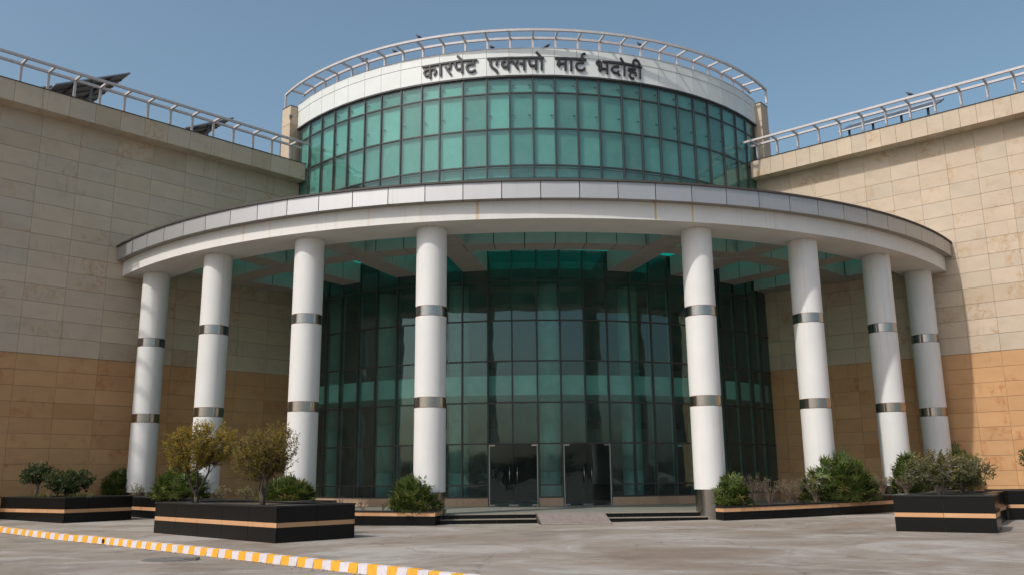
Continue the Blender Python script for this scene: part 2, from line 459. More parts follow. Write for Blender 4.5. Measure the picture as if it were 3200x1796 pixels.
def concrete(name, c0, c1, c2, rot):
    m, nt, ns, ls, p = newmat(name)
    geo = ns.new("ShaderNodeNewGeometry")
    mp = N(ns, "ShaderNodeMapping"); mp.inputs['Scale'].default_value = (0.20, 0.42, 1); mp.inputs['Rotation'].default_value = (0, 0, rot)
    ls.new(geo.outputs['Position'], mp.inputs['Vector'])
    a = N(ns, "ShaderNodeTexNoise", Scale=1.0, Detail=9.0, Roughness=0.68, Distortion=0.7); ls.new(mp.outputs[0], a.inputs['Vector'])
    r = ramp(ns, [(0.30, c0), (0.46, c1), (0.54, tuple(x * 1.06 for x in c1)), (0.68, c2)]); ls.new(a.outputs[0], r.inputs[0])
    b = N(ns, "ShaderNodeTexNoise", Scale=0.09, Detail=4.0, Roughness=0.6); ls.new(geo.outputs['Position'], b.inputs['Vector'])
    br = ramp(ns, [(0.3, gray(0.86)), (0.7, gray(1.1))]); ls.new(b.outputs[0], br.inputs[0])
    c = mixc(ns, ls, 1.0, r.outputs[0], br.outputs[0], 'MULTIPLY')
    # worn pale areas and browner dusty areas
    wp = N(ns, "ShaderNodeTexNoise", Scale=0.24, Detail=9.0, Roughness=0.66, Distortion=1.1)
    mpw = N(ns, "ShaderNodeMapping"); mpw.inputs['Location'].default_value = (3.7, 11.3, 0); mpw.inputs['Scale'].default_value = (1.0, 1.15, 1)
    ls.new(geo.outputs['Position'], mpw.inputs['Vector']); ls.new(mpw.outputs[0], wp.inputs['Vector'])
    wpr = ramp(ns, [(0.50, gray(0)), (0.60, gray(0.75))]); ls.new(wp.outputs[0], wpr.inputs[0])
    c = mixc(ns, ls, wpr.outputs[0], c, tuple(min(1, x * 1.0) for x in c2))
    wpb = ramp(ns, [(0.36, gray(0.7)), (0.46, gray(0))]); ls.new(wp.outputs[0], wpb.inputs[0])
    c = mixc(ns, ls, wpb.outputs[0], c, (c0[0] * 1.12, c0[1] * 1.04, c0[2] * 0.98))
    # scuffs: small pale and dark marks
    mp2 = N(ns, "ShaderNodeMapping"); mp2.inputs['Scale'].default_value = (1.1, 2.2, 1); mp2.inputs['Rotation'].default_value = (0, 0, rot + 0.15)
    ls.new(geo.outputs['Position'], mp2.inputs['Vector'])
    s = N(ns, "ShaderNodeTexNoise", Scale=1.4, Detail=7.0, Roughness=0.75); ls.new(mp2.outputs[0], s.inputs['Vector'])
    sr = ramp(ns, [(0.28, gray(0.74)), (0.44, gray(1.0)), (0.58, gray(1.0)), (0.74, gray(1.28))]); ls.new(s.outputs[0], sr.inputs[0])
    c = mixc(ns, ls, 1.0, c, sr.outputs[0], 'MULTIPLY')
    # dark spill stains with soft edges
    st = N(ns, "ShaderNodeTexNoise", Scale=0.33, Detail=6.0, Roughness=0.62, Distortion=0.9); ls.new(geo.outputs['Position'], st.inputs['Vector'])
    str_ = ramp(ns, [(0.56, gray(1.0)), (0.64, gray(0.82)), (0.72, gray(0.78))]); ls.new(st.outputs[0], str_.inputs[0])
    c = mixc(ns, ls, 1.0, c, str_.outputs[0], 'MULTIPLY')
    # medium blotches
    mb_ = N(ns, "ShaderNodeTexNoise", Scale=1.9, Detail=9.0, Roughness=0.74, Distortion=0.4); ls.new(geo.outputs['Position'], mb_.inputs['Vector'])
    mbr = ramp(ns, [(0.30, gray(0.78)), (0.46, gray(0.98)), (0.56, gray(1.02)), (0.70, gray(1.16))]); ls.new(mb_.outputs[0], mbr.inputs[0])
    c = mixc(ns, ls, 1.0, c, mbr.outputs[0], 'MULTIPLY')
    # fine speckle
    sp = N(ns, "ShaderNodeTexNoise", Scale=26.0, Detail=4.0, Roughness=0.8); ls.new(geo.outputs['Position'], sp.inputs['Vector'])
    spr = ramp(ns, [(0.3, gray(0.86)), (0.5, gray(1.0)), (0.72, gray(1.12))]); ls.new(sp.outputs[0], spr.inputs[0])
    c = mixc(ns, ls, 1.0, c, spr.outputs[0], 'MULTIPLY')
    # hairline cracks
    vo = N(ns, "ShaderNodeTexVoronoi", Scale=0.16); vo.feature = 'DISTANCE_TO_EDGE'
    wv = N(ns, "ShaderNodeTexNoise", Scale=0.8, Detail=5.0); ls.new(geo.outputs['Position'], wv.inputs['Vector'])
    wm = ns.new("ShaderNodeVectorMath"); wm.operation = 'MULTIPLY_ADD'; wm.inputs[1].default_value = (1.6, 1.6, 1.6)
    ls.new(wv.outputs['Color'], wm.inputs[0]); ls.new(geo.outputs['Position'], wm.inputs[2]); ls.new(wm.outputs[0], vo.inputs['Vector'])
    cr = ramp(ns, [(0.0, gray(0.35)), (0.005, gray(1.0))]); ls.new(vo.outputs[0], cr.inputs[0])
    c = mixc(ns, ls, 0.55, c, mixc(ns, ls, 1.0, c, cr.outputs[0], 'MULTIPLY'))
    ls.new(c, p.inputs['Base Color'])
    p.inputs['Roughness'].default_value = 0.85
    p.inputs['Specular IOR Level'].default_value = 0.25
    fb = N(ns, "ShaderNodeTexNoise", Scale=9.0, Detail=8.0, Roughness=0.7); ls.new(geo.outputs['Position'], fb.inputs['Vector'])
    bp = N(ns, "ShaderNodeBump", Strength=0.25, Distance=0.02); ls.new(fb.outputs[0], bp.inputs['Height']); ls.new(bp.outputs[0], p.inputs['Normal'])
    return m
M['plaza'] = concrete("plaza_concrete", (0.17, 0.14, 0.114), (0.24, 0.211, 0.181), (0.34, 0.323, 0.302), -0.12)
M['road'] = concrete("road_concrete", (0.155, 0.13, 0.107), (0.23, 0.203, 0.174), (0.32, 0.30, 0.275), -0.25)
M['platform'] = plain("platform_stone", (0.25, 0.24, 0.21), 0.35, var=0.12, scale=0.8)

def paint(name, col):
    m, nt, ns, ls, p = newmat(name)
    geo = ns.new("ShaderNodeNewGeometry")
    n = N(ns, "ShaderNodeTexNoise", Scale=7.0, Detail=8.0, Roughness=0.75); ls.new(geo.outputs['Position'], n.inputs['Vector'])
    r = ramp(ns, [(0.30, (0.24, 0.21, 0.18)), (0.37, tuple(c * 0.82 for c in col)), (0.62, col)]); ls.new(n.outputs[0], r.inputs[0])
    ls.new(r.outputs[0], p.inputs['Base Color'])
    p.inputs['Roughness'].default_value = 0.7
    return m
M['kerb_yellow'] = paint("kerb_yellow", (0.72, 0.36, 0.025))
M['kerb_white'] = paint("kerb_white", (0.60, 0.56, 0.60))

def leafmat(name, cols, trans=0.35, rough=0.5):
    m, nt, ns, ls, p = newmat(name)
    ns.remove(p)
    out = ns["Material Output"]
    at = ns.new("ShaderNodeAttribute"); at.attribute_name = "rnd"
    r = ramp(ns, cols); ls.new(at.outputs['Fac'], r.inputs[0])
    q = ns.new("ShaderNodeBsdfPrincipled"); ls.new(r.outputs[0], q.inputs['Base Color']); q.inputs['Roughness'].default_value = rough
    q.inputs['Specular IOR Level'].default_value = 0.35
    t = ns.new("ShaderNodeBsdfTranslucent"); ls.new(r.outputs[0], t.inputs['Color'])
    mx = ns.new("ShaderNodeMixShader"); mx.inputs[0].default_value = trans
    ls.new(q.outputs[0], mx.inputs[1]); ls.new(t.outputs[0], mx.inputs[2]); ls.new(mx.outputs[0], out.inputs['Surface'])
    return m
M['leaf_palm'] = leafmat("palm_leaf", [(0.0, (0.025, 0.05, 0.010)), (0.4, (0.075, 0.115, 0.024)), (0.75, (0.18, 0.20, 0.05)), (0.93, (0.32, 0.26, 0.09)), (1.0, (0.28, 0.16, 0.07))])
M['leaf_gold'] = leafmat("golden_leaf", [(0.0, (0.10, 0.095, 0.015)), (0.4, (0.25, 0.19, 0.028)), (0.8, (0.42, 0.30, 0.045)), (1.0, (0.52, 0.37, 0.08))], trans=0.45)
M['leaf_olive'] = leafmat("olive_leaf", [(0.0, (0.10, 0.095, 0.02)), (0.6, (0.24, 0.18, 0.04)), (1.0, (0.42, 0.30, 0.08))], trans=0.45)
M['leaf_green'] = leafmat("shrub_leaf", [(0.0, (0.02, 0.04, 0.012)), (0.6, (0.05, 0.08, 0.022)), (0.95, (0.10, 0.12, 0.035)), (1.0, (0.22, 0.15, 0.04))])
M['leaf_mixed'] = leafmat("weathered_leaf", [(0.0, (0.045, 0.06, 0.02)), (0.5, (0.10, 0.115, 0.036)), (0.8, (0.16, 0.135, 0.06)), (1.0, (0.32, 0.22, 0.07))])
M['leaf_pale'] = leafmat("pale_leaf", [(0.0, (0.10, 0.11, 0.04)), (0.6, (0.22, 0.21, 0.09)), (1.0, (0.38, 0.34, 0.19))])
M['leaf_far'] = leafmat("far_leaf", [(0.0, (0.02, 0.03, 0.012)), (1.0, (0.06, 0.07, 0.03))])
M['twig_dry'] = plain("dry_twig", (0.15, 0.105, 0.085), 0.9, var=0.3)

# ================================================================== ground
def gz(x, y):
    """the plaza rises gently towards both wings"""
    dl = 0.724 * x - 0.690 * y + 38.042
    dr = 41.438 - 0.652 * x - 0.758 * y
    l = 0.20 * (1 - max(0.0, dl) / 10.0)
    r = 0.25 * (1 - max(0.0, dr) / 17.0)
    if y < 5: return 0.0
    return max(0.0, l, r)
ROADZ = -0.165
KPT = [Vector((-60.0, 64.2, 0)), Vector((-17.0, 29.40, 0)), Vector((-11.66, 25.08, 0)), Vector((-0.886, 14.86, 0)), Vector((180.0, -156.7, 0))]
def kpoint(t):
    """point and direction on the kerb line, t metres from its second corner"""
    p = KPT[1]
    if t < 0: d = (KPT[1] - KPT[0]).normalized(); return KPT[1] + d * t, d
    for a_, b_ in zip(KPT[1:-1], KPT[2:]):
        L = (b_ - a_).length
        if t <= L or b_ is KPT[-1]: d = (b_ - a_).normalized(); return a_ + d * t, d
        t -= L
def kn(d):
    n = Vector((d.y, -d.x, 0))
    return n if n.y < 0 else -n
ts = [-55, -40, -25, -15, -10, -6, -3, 0, 2, 4, 6.87, 9, 11, 13, 15, 17, 19, 21.7, 24, 28, 34, 45, 70, 120, 240]
vs = [0, 1.5, 3, 4.5, 6, 8, 10, 12, 14, 16, 18, 20, 23, 26, 30, 40, 80, 300]
v = []; f = []
AW = Vector((0.690, 0.724, 0))
for t in ts:
    p, d = kpoint(t)
    for q in vs:
        w = p + AW * q
        v.append((w.x, w.y, gz(w.x, w.y)))
nv = len(vs)
for i in range(len(ts) - 1):
    for j in range(nv - 1): f.append((i * nv + j, (i + 1) * nv + j, (i + 1) * nv + j + 1, i * nv + j + 1))
props(part("plaza", v, f, M['plaza'], smooth=True), kind="structure")
xs = [-1500, -400, -120, -60, -45] + [-40 + 2.5 * k for k in range(33)] + [45, 60, 120, 400, 1500]
ys = [-1500, -400, -100, -30, -5, 4.9] + [6 + 2.5 * k for k in range(22)] + [65, 90, 200, 600, 1500]
v = [(x, y, gz(x, y) + ROADZ) for y in ys for x in xs]
f = [(j * len(xs) + i, j * len(xs) + i + 1, (j + 1) * len(xs) + i + 1, (j + 1) * len(xs) + i) for j in range(len(ys) - 1) for i in range(len(xs) - 1)]
props(part("road", v, f, M['road'], smooth=True), kind="structure")

# painted kerb, one block per colour
kerb = thing("kerb", "low kerb painted in yellow and white blocks between road and plaza", "kerb", (0, 0, 0))
random.seed(4)
t = -7.0; i = 0
while t < 34:
    w = 0.288 + random.uniform(-0.02, 0.02)
    sk = random.uniform(-0.025, 0.025); jt = random.uniform(-0.006, 0.004)
    p0, KD = kpoint(t); p1, _ = kpoint(t + w); KN = kn(KD)
    f0 = KN * (0.012 + random.uniform(0, 0.008)); bk = -KN * 0.13
    lo = KN * 0.045
    z0, z1 = gz(p0.x, p0.y), gz(p1.x, p1.y)
    zt = 0.008 + jt; zb = ROADZ - 0.03
    v = [p0 + bk + Vector((0, 0, zb + z0)), p1 + bk + Vector((0, 0, zb + z1)), p1 + lo + KD * sk + Vector((0, 0, zb + z1)), p0 + lo + KD * sk + Vector((0, 0, zb + z0)),
         p0 + bk + Vector((0, 0, zt + z0)), p1 + bk + Vector((0, 0, zt + z1)), p1 + f0 + Vector((0, 0, zt + z1)), p0 + f0 + Vector((0, 0, zt + z0))]
    part("kerb_block", v, [(3, 2, 1, 0), (4, 5, 6, 7), (0, 1, 5, 4), (1, 2, 6, 5), (2, 3, 7, 6), (3, 0, 4, 7)], M['kerb_yellow'] if i % 2 else M['kerb_white'], kerb)
    t += w; i += 1
# drain hole in the kerb face
hp, KD = kpoint(7.3); KN = kn(KD); hp = hp + KN * 0.045
mb = MB(); mb.tube([hp + Vector((0, 0, -0.085)) - KN * 0.05, hp + Vector((0, 0, -0.085)) + KN * 0.012], [0.055, 0.06], 10)
mb.build("drain_hole", M['black'], kerb)
# dirt and grit lying along the kerb foot
random.seed(9)
mb = MB()
for k in range(420):
    t = random.uniform(0, 22); o, KD = kpoint(t); KN = kn(KD); o = o + KN * (0.07 + abs(random.gauss(0, 0.10))); o.z = gz(o.x, o.y)
    s = random.uniform(0.012, 0.05); an = random.uniform(0, pi)
    dx = Vector((cos(an), sin(an), 0)) * s; dy = Vector((-sin(an), cos(an), 0)) * s * 0.4
    z = Vector((0, 0, ROADZ + 0.004)); h = Vector((0, 0, s * 0.25))
    mb.add([o - dx + z, o + dy + z, o + dx + z, o - dy + z, o + z + h], [(0, 1, 4), (1, 2, 4), (2, 3, 4), (3, 0, 4)])
props(mb.build("fallen_litter", M['twig_dry']), "dry leaves and grit scattered along the foot of the painted kerb", "litter", kind="stuff")

# manhole cover on the road
mh = thing("manhole_cover", "round grey manhole cover set in the road beside the kerb", "manhole cover", (-7.62, 19.72, ROADZ))
mb = MB(); mb.tube([(0, 0, -0.02), (0, 0, 0.018)], [0.62, 0.60], 36); mb.build("rim", M['ramp'], mh)
mb = MB(); mb.tube([(0, 0, 0.0), (0, 0, 0.030), (0, 0, 0.032)], [0.51, 0.51, 0.50], 36)
mb.box(-0.10, -0.03, -0.02, 0.02, 0.03, 0.040); mb.box(0.22, 0.30, -0.02, 0.02, 0.03, 0.040); mb.build("lid", M['iron'], mh)
for k in range(3):
    o = Vector((0.62, -0.05 - 0.1 * k, 0.01))
    mb = MB(); mb.bar(o + Vector((-0.2, 0.05 * k, 0.02)), o + Vector((0.05, 0.16, 0.02)), 0.06, 0.05); mb.build("broken_edge", M['iron'], mh)

# ================================================================== stone wings
ROWS_TOP = [6.58, 7.33, 8.03, 8.73, 9.43, 10.13, 10.83, 11.55, 12.2, 12.87, 13.59, 14.31, 15.04, 15.77, 16.62]
ROWS_LOW = [0.0, 0.32, 0.95, 1.57, 2.2, 2.82, 3.39, 4.02, 4.65, 5.28, 5.92, 6.58]

def wing(side):
    if side == 'L':
        foot, rz = LFOOT, atan2(tL.y, tL.x)
        label = "left wing in shade, cream stone over orange stone cladding, flat parapet"
        x_end, x_out = 23.68, -6.0
        joints = [14.28 + 1.592 * k for k in range(-4, 6)]
        js = [x for x in joints if x < x_end - 0.3] + [x_end]
        off, z_b, z_t = 0.7244, 16.70, 17.585
        fas = [9.72 - 1.075 * 4 + 1.075 * k for k in range(17)]
        fas = [x for x in fas if x < 23.2] + [23.56]
        nrm = 1
    else:
        foot, rz = RFOOT, atan2(tRr.y, tRr.x)
        label = "right wing in sunlight, cream stone over orange stone cladding, flat parapet"
        x_end, x_out = -18.50, 8.0
        joints = [-(6.84 + 1.225 * k) for k in range(9, -3, -1)]
        js = [x_end] + [x for x in joints if x > x_end + 0.3]
        off, z_b, z_t = 0.7355, 16.61, 17.50
        fas = [-18.4] + [-(17.33 - 0.69 * k) for k in range(0, 24)]
        nrm = 1
    w = thing("stone_wing", label, "building", foot, rz)
    lo, hi = min(x_end, x_out), max(x_end, x_out)
    core = MB(); core.box(lo, hi, 0.040, 17, 0.0, z_b + 0.02); core.build("wall_core", M['core'], w)
    rnd = random.Random(7 if side == 'L' else 8)
    G_ = 0.012
    for rows, mat, proud in ((ROWS_TOP, M['cream'], 0.0), (ROWS_LOW, M['orange'], -0.022)):
        for r in range(len(rows) - 1):
            z0, z1 = rows[r], rows[r + 1]
            if r == len(rows) - 2 and rows is ROWS_TOP: z1 = z_b + 0.012
            for k in range(len(js) - 1):
                x0, x1 = js[k], js[k + 1]
                wd, hd = x1 - x0 - 0.007, z1 - z0 - 0.011
                me = bevbox("stone_panel", -wd / 2, wd / 2, 0, 0.05, -hd / 2, hd / 2, mat, 0.004)
                link("stone_panel", me, w, ((x0 + x1) / 2, -proud + rnd.uniform(-0.004, 0.004), (z0 + z1) / 2),
                     (rnd.uniform(-0.001, 0.001), 0, rnd.uniform(-0.001, 0.001)))
    # the part of the wall outside the picture: one joined part
    mb = MB()
    e0, e1 = (x_out, js[0]) if side == 'L' else (js[-1], x_out)
    n = max(1, int(abs(e1 - e0) / 1.4))
    for c in range(n):
        xa, xb = e0 + (e1 - e0) * c / n, e0 + (e1 - e0) * (c + 1) / n
        for r in range(len(ROWS_TOP) - 1): mb.box(xa + 0.006, xb - 0.006, 0.0, 0.05, ROWS_TOP[r] + 0.006, min(ROWS_TOP[r + 1], z_b) - 0.006)
    props(mb.build("cream_panels", M['cream'], w), kind="stuff")
    mb = MB()
    for c in range(n):
        xa, xb = e0 + (e1 - e0) * c / n, e0 + (e1 - e0) * (c + 1) / n
        for r in range(len(ROWS_LOW) - 1): mb.box(xa + 0.006, xb - 0.006, 0.022, 0.05, ROWS_LOW[r] + 0.006, ROWS_LOW[r + 1] - 0.006)
    props(mb.build("orange_panels", M['orange'], w), kind="stuff")
    # parapet: projecting box clad in slabs
    pe0, pe1 = (x_out, 23.56) if side == 'L' else (-18.42, x_out)
    mb = MB(); mb.box(pe0 + 0.02, pe1 - 0.02, -off + 0.03, 1.0, z_b + 0.03, z_t - 0.02); mb.build("parapet_core", M['core'], w)
    allf = sorted(set([round(x, 3) for x in fas] + ([x_out] if side == 'R' else [])))
    if side == 'L':
        x = allf[0]
        while x > x_out + 1.1:
            x -= 1.075; allf.insert(0, round(x, 3))
        allf[0] = x_out
    else:
        allf = [x for x in allf if x < x_out - 0.3] + [x_out]
    for k in range(len(allf) - 1):
        x0, x1 = allf[k], allf[k + 1]
        wd, hd = x1 - x0 - 0.01, z_t - z_b
        me = bevbox("fascia_panel", -wd / 2, wd / 2, 0, 0.03, -hd / 2, hd / 2, M['cream'], 0.004)
        link("fascia_panel", me, w, ((x0 + x1) / 2, -off + rnd.uniform(-0.003, 0.003), (z_b + z_t) / 2), (0, 0, 0))
        me = bevbox("soffit_slab", -wd / 2, wd / 2, 0, off - 0.035, 0, 0.03, M['cream'], 0.003)
        link("soffit_slab", me, w, ((x0 + x1) / 2, -off + 0.032, z_b + 0.002), (0, 0, 0))
    # closed end of the parapet next to the drum
    xe = 23.56 if side == 'L' else -18.42
    me = bevbox("end_panel", -0.015, 0.015, -off + 0.034, 0.9, z_b + 0.001, z_t - 0.001, M['cream'], 0.003)
    link("end_panel", me, w, (xe + (0.0155 if side == 'L' else -0.0155), 0, 0))
    mb = MB(); mb.box(pe0 - 0.03, pe1 + 0.04, -off - 0.025, 0.35, z_t + 0.002, z_t + 0.035); mb.build("coping", M['coping'], w)
    mb = MB(); mb.box(lo, hi, 0.36, 17, z_b + 0.03, z_t - 0.18); mb.build("roof", M['core'], w)
    return w, off, z_t

WL, LO, LZT = wing('L')
WR, RO, RZT = wing('R')

# ------------------------------------------------------------------ parapet railings
def straight_rail(label, foot, rz, posts, off, z0, ztop, ends, out):
    r = thing("roof_railing", label, "railing", foot, rz)
    post = bevbox("post", -0.048, 0.048, -0.048, 0.048, 0, ztop - z0, M['rail'], 0.004)
    xbar = bevbox("cross_bar", -0.042, 0.042, 0.052, out - 0.052, -0.05, 0.05, M['rail'], 0.004)
    for x in posts:
        link("post", post, r, (x, -off + 0.06, z0))
        link("cross_bar", xbar, r, (x, -off + 0.06 - out, ztop + 0.055))
    for y, nm in ((-off + 0.06, "rear_rail"), (-off + 0.06 - out, "front_rail")):
        L = ends[1] - ends[0]
        n = max(1, int(L / 3.2))
        for k in range(n):
            xa = ends[0] + L * k / n; xb = ends[0] + L * (k + 1) / n
            me = bevbox(nm, -(xb - xa) / 2 + 0.001, (xb - xa) / 2 - 0.001, -0.05, 0.05, -0.055, 0.055, M['rail'], 0.005)
            link("rail", me, r, ((xa + xb) / 2, y, ztop + 0.055))
    return r
straight_rail("grey white tube railing along the shaded left wing's parapet", LFOOT, atan2(tL.y, tL.x), [22.63 - 1.0625 * k for k in range(22)], LO, LZT + 0.035, 18.36, (-1.0, 23.28), 0.74)
straight_rail("grey white tube railing along the sunlit right wing's parapet", RFOOT, atan2(tRr.y, tRr.x), [-18.0 + 1.086 * k for k in range(22)], RO, RZT + 0.035, 18.295, (-18.45, 6.5), 0.74)

# ================================================================== glass drum
drum = thing("glass_drum", "round central block of green glass panes with white band on top", "building", (CX, CY, 0))
NM = len(MULL)
rp = random.Random(21)
DOORS = [(11, 13), (14, 16)]     # mullion index spans
def is_door(k, r): return r <= 1 and any(a <= k < b for a, b in DOORS)

for r in range(len(ROWZ) - 1):
    if r == 7: continue          # hidden behind the canopy: solid below
    z0, z1 = ROWZ[r] + 0.028, ROWZ[r + 1] - 0.028
    for k in range(NM - 1):
        if is_door(k, r): continue
        a0, a1 = MULL[k], MULL[k + 1]
        am = (a0 + a1) / 2
        c = pol(am, RD * cos(radians(a1 - a0) / 2), (z0 + z1) / 2)
        wd = 2 * RD * sin(radians(a1 - a0) / 2) - 0.056
        hd = z1 - z0
        me = mk("glass_pane", boxv(-wd / 2, wd / 2, 0, 0.012, -hd / 2, hd / 2), BOXF, M['glass'])
        link("glass_pane", me, drum, c, (radians(rp.gauss(0, 0.15)), 0, radians(am) + radians(rp.gauss(0, 0.17))))
# solid strip where the canopy roof meets the drum
arcbox(MULL[0], MULL[-1], RD - 0.1, RD + 0.0, ROWZ[7] + 0.03, ROWZ[8] - 0.03, 26, 0, M['frame'], "flashing_strip", drum)
for k, a in enumerate(MULL):
    zt = ROWZ[-1]
    zb = ROWZ[0]
    if any(k == (d0 + d1) // 2 for d0, d1 in DOORS): zb = ROWZ[2]
    me = bevbox("mullion", -0.034, 0.034, -0.045, 0.11, zb - 0.03, zt, M['frame'], 0.005)
    link("mullion", me, drum, pol(a, RD), (0, 0, radians(a)))
for r, z in enumerate(ROWZ):
    for (k0, k1) in ([(0, NM - 1)] if r > 1 else [(0, 11), (13, 14), (16, NM - 1)]):
        v = []; f = []
        for k in range(k0, k1 + 1):
            a = MULL[k]
            v += [pol(a, RD - 0.09, z - 0.03), pol(a, RD + 0.025, z - 0.03), pol(a, RD + 0.025, z + 0.03), pol(a, RD - 0.09, z + 0.03)]
        n = k1 - k0
        for i in range(n):
            b = 4 * i; c = b + 4
            f += [(b + 1, c + 1, c + 2, b + 2), (b, b + 3, c + 3, c), (b + 3, b + 2, c + 2, c + 3), (b, c, c + 1, b + 1)]
        f += [(0, 1, 2, 3), (4 * n + 3, 4 * n + 2, 4 * n + 1, 4 * n)]
        part("transom", v, f, M['frame'], drum)
# interior brackets that hold the upper panes (small dark clamps)
for k in range(1, NM - 1):
    for z in (19.45, 17.95):
        me = bevbox("pane_clamp", -0.07, 0.07, -0.02, 0.02, -0.025, 0.025, M['frame'], 0.004)
        link("pane_clamp", me, drum, pol(MULL[k] + (0.6 if k < 13 else -0.6), RD - 0.06, z), (0, 0, radians(MULL[k])))
# marble plinth under the glass
for k in range(NM - 1):
    if is_door(k, 0): continue
    arcbox(MULL[k], MULL[k + 1], RD - 0.14, RD + 0.05, 0.29, ROWZ[0] - 0.031, 1, 0.006, M['plinth'], "plinth_slab", drum)
# white crown band, two courses of panels
for k in range(NM - 1):
    a0 = MULL[k] if k else -53.0
    a1 = MULL[k + 1] if k < NM - 2 else 53.4
    arcbox(a0, a1, RD + 0.0, RD + 0.085, 19.93, 20.835, 1, 0.016, M['band'], "white_panel", drum)
    arcbox(a0, a1, RD + 0.0, RD + 0.10, 20.85, 21.27, 1, 0.016, M['band'], "white_panel", drum)
arcbox(-53.0, 53.4, RD - 0.3, RD + 0.065, 19.9, 21.25, 52, 0, M['joint'], "band_core", drum)
arcbox(-53.0, 53.4, RD - 0.1, RD + 0.10, 19.84, 19.922, 26, 0, M['frame'], "band_trim", drum)
arcbox(-53.05, 53.45, RD - 0.6, RD + 0.115, 21.272, 21.29, 52, 0, M['rail'], "band_cap", drum)
# interior
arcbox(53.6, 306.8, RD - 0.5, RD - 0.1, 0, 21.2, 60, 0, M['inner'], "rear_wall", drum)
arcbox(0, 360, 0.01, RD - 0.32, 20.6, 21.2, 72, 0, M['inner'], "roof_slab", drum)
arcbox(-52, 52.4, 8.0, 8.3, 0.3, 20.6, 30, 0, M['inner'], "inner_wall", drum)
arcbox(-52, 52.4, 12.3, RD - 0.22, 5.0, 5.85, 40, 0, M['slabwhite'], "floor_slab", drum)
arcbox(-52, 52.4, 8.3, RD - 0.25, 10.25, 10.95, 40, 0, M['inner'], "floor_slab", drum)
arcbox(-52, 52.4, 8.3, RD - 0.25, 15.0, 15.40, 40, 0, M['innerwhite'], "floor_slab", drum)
arcbox(-52, 52.4, 8.3, RD - 0.25, 12.6, 13.0, 40, 0, M['inner'], "floor_slab", drum)  # unseen slab, added to keep sunlight out of the storey below
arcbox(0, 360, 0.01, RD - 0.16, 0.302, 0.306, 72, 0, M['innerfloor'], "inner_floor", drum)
# pale lining behind the upper panes
for k in range(NM - 1):
    arcbox(MULL[k], MULL[k + 1], RD - 0.15, RD - 0.125, 15.42, 19.78, 1, 0.02, M['backing'], "lining_panel", drum)
# inner columns seen through the glass, sheet-clad with joints
for a in (-46.8, -30.7, -14.3, 3.27, 19.6, 36.0):
    mb = MB()
    zs = [0.3, 1.70, 1.715, 3.9, 3.915, 6.2, 6.215, 8.4, 8.415, 10.2]
    rs = [0.46, 0.46, 0.45, 0.45, 0.46, 0.46, 0.45, 0.45, 0.46, 0.46]
    zs = [0.3, 1.70, 1.703, 1.715, 1.718, 3.9, 3.903, 3.915, 3.918, 6.2, 6.203, 6.215, 6.218, 8.4, 10.2]
    rs = [0.46, 0.46, 0.445, 0.445, 0.46, 0.46, 0.445, 0.445, 0.46, 0.46, 0.445, 0.445, 0.46, 0.46, 0.46]
    mb.tube([(0, 0, z) for z in zs], rs, 28)
    mb.build("inner_column", M['innerwhite'], drum, True, pol(a, 13.6))
# green fins standing behind the lower mullions
for k in range(1, NM - 1):
    me = bevbox("glass_fin", -0.012, 0.012, 0.12, 0.24, 0.66, 9.9, M['fin'], 0.003)
    if any(k == (d0 + d1) // 2 for d0, d1 in DOORS): continue
    link("glass_fin", me, drum, pol(MULL[k], RD), (0, 0, radians(MULL[k])))
# doors
for (d0, d1) in DOORS:
    a0, a1 = MULL[d0], MULL[d1]
    am = (a0 + a1) / 2
    half = RD * sin(radians(a1 - a0) / 2)
    c = pol(am, RD * cos(radians(a1 - a0) / 2) + 0.02, 0)
    dr = thing("double_door", "", "", c, radians(am)); dr.parent = drum
    for kk in ("label", "category"):
        if kk in dr: del dr[kk]
    for s in (-1, 1):
        x0, x1 = (s * 0.006, s * (half - 0.075))
        lo, hi = min(x0, x1), max(x0, x1)
        part("door_leaf", boxv(lo, hi, 0.0, 0.014, 0.315, 2.862), BOXF, M['doorglass'], dr)
        mb = MB()
        hx = s * 0.165
        mb.tube([(hx, -0.075, 1.22), (hx, -0.075, 1.92)], [0.017, 0.017], 10)
        for z in (1.30, 1.84): mb.tube([(hx, -0.075, z), (hx, 0.0, z)], [0.009, 0.009], 6)
        mb.build("handle", M['steel'], dr, True)
        part("jamb", boxv(*sorted((s * (half - 0.072), s * (half - 0.036))), -0.03, 0.05, 0.30, 2.868), BOXF, M['jamb'], dr)
        for (xa, z0, z1) in ((half - 0.075 - 0.22, 2.80, 2.863), (half - 0.075 - 0.22, 0.314, 0.37)):
            part("patch_fitting", boxv(*sorted((s * xa, s * (half - 0.077))), -0.012, 0.024, z0, z1), BOXF, M['steel'], dr)
        part("patch_fitting", boxv(*sorted((s * 0.012, s * 0.21)), -0.012, 0.024, 0.314, 0.37), BOXF, M['steel'], dr)
